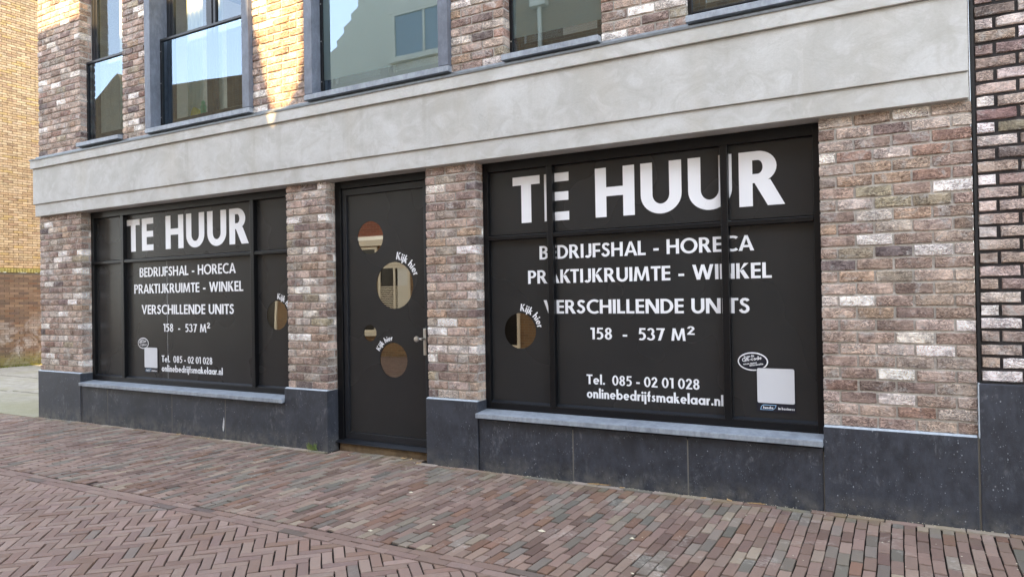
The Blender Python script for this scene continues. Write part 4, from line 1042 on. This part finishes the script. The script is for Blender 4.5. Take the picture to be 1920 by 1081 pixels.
dp = MB(); dp.cyl((3.05, YO+.08, .1), (3.05, YO+.08, 8.1), .05, 10); par(dp.build('downpipe', M['white_wood']), mh)
par(bxo('rain_hopper', (2.85, 3.25, YO+.02, YO+.2, 8.1, 8.4), M['white_wood'], None, .01), mh)
opp_house('corner_house', 'brown brick house opposite standing right of the narrow gap', 4.62, 12.5, [(4.62, -.3), (12.5, -.3), (12.5, H(5.6)), (5.0, H(5.6)), (5.0, H(4.0)), (4.945, H(3.79)), (4.825, H(3.61)), (4.73, H(3.52)), (4.62, H(3.30))], M['h_brown'],
          [(5.4, 6.8, .9, 2.5, 'lintel'), (7.4, 8.4, .05, 2.4, 'door'), (9, 10.6, .9, 2.5, 'lintel'), (5.6, 6.8, 3.9, 5.4, 'lintel'), (9, 10.4, 3.9, 5.4, 'lintel')], 5)
opp_house('end_house', 'cream house at the far end of the opposite row', 12.6, 20., [(12.6, -.3), (20, -.3), (20, 8), (12.6, 8)], M['h_cream'], [(14, 15.4, .9, 2.5, 'lintel')], 6)

# ================================================================== SMALL THINGS ON THE GROUND
def leaf(x, y, s_, a_, label):
    m = MB(); P = [(-.5, 0, 0), (-.25, .22, .12), (.1, .26, .05), (.5, .02, .14), (.15, -.24, .02), (-.2, -.2, .10), (0, 0, .03)]
    ca_, sa_ = math.cos(a_), math.sin(a_)
    m.add([((p[0]*ca_-p[1]*sa_)*s_, (p[0]*sa_+p[1]*ca_)*s_, p[2]*s_+.003) for p in P], [(0, 1, 6), (1, 2, 6), (2, 3, 6), (3, 4, 6), (4, 5, 6), (5, 0, 6)])
    o = m.build('dry_leaf', M['leaf']); o.location = (x, y, gz(x, y)); tag(o, label, 'leaf', 'dry leaves blown against the building'); return o
M['leaf'] = simple('dry_leaf', srgb(176, 146, 104), .8, 0, .3, 60, .3)
for x, y, s_, a_, lb in [(6.20, .035, .07, .4, 'curled dry leaf below the door threshold board'), (6.29, .03, .06, 2., 'second curled leaf below the threshold, nearer the handle side'), (6.45, -.06, .06, 1., 'tan leaf at the corner of the pier right of the door'),
                      (8.40, -.06, .05, .2, 'dry leaf at the plinth foot below the sill joint'), (9.03, -.07, .05, .6, 'dry leaf on the pale brick under the right window'), (9.21, -.05, .06, 2.4, 'bent dry leaf at the plinth under the right window end'),
                      (3.02, -.06, .06, 1.2, 'dry leaf at the plinth foot below the left window'), (3.60, -.10, .05, .3, 'pale leaf on the bricks below the left window')]: leaf(x, y, s_, a_, lb)
for k, (x, y) in enumerate([(8.12, -.055), (9.3, -.045)]):
    m = MB(); rr = random.Random(k)
    for j in range(5):
        a_ = rr.uniform(-.3, .3); L = rr.uniform(.06, .14); xx = x+rr.uniform(-.04, .06)
        m.cyl((xx, y+rr.uniform(-.01, .01), gz(x, y)+.004), (xx+L*math.cos(a_), y+L*math.sin(a_)*.3, gz(x, y)+.004+rr.uniform(0, .015)), .0018, 4)
    o = m.build('twig', M['leaf']); tag(o, ['thin dry stalks lying at the plinth below the left half of the right window', 'thin dry stalks lying at the plinth near the right end of the right window'][k], 'twig', 'dry stalks along the plinth')
m = MB(); rr = random.Random(2)
for _ in range(60):
    a_ = rr.uniform(0, 6.28); L = rr.uniform(.03, .085); x, y = 5.10+rr.gauss(0, .025), -.035+rr.gauss(0, .006); dx = math.cos(a_)*L*.6; dy = -abs(math.sin(a_))*L*.5; w_ = .004
    z = gz(x, y); m.add([(x-w_, y, z), (x+w_, y, z), (x+dx*.6+w_, y+dy*.6, z+L*.7), (x+dx*.6-w_, y+dy*.6, z+L*.7), (x+dx, y+dy, z+L)], [(0, 1, 2, 3), (3, 2, 4)])
o = m.build('weed', simple('weed_green', srgb(120, 138, 84), .7, 0, .3, 40, .3), None, fixn=False); tag(o, 'small green weed growing at the foot of the pier left of the door', 'weed')
# crumbs, chewing gum and scraps scattered on the bricks
m = MB(); rr = random.Random(12)
spots = [(8.30, -1.22, .028), (7.60, -1.42, .02), (8.86, -1.10, .022), (6.98, -.86, .022), (7.3, -1.7, .022), (9.05, -1.62, .014)]
for _ in range(170): spots.append((rr.uniform(-1, 11), -.03-abs(rr.gauss(0, .9)), rr.uniform(.002, .008)))
for _ in range(500): spots.append((rr.uniform(-.2, 10.8), -.027-abs(rr.gauss(0, .02)), rr.uniform(.002, .006)))
for x, y, s_ in spots:
    if y < -4: continue
    n = 6; z = gz(x, y)+.0015; ph = rr.uniform(0, 6)
    P = [(x+s_*math.cos(ph+i*6.283/n)*rr.uniform(.6, 1.2), y+s_*.6*math.sin(ph+i*6.283/n)*rr.uniform(.6, 1.2), z) for i in range(n)]+[(x, y, z+s_*.4)]
    m.add(P, [(i, (i+1) % n, n) for i in range(n)])
o = m.build('litter', simple('pale_crumbs', srgb(205, 196, 172), .8), None, fixn=False); tag(o, 'pale crumbs, grit and scraps scattered over the pavement', 'litter', kind='stuff')
# mortar droppings and sand along the foot of the plinth
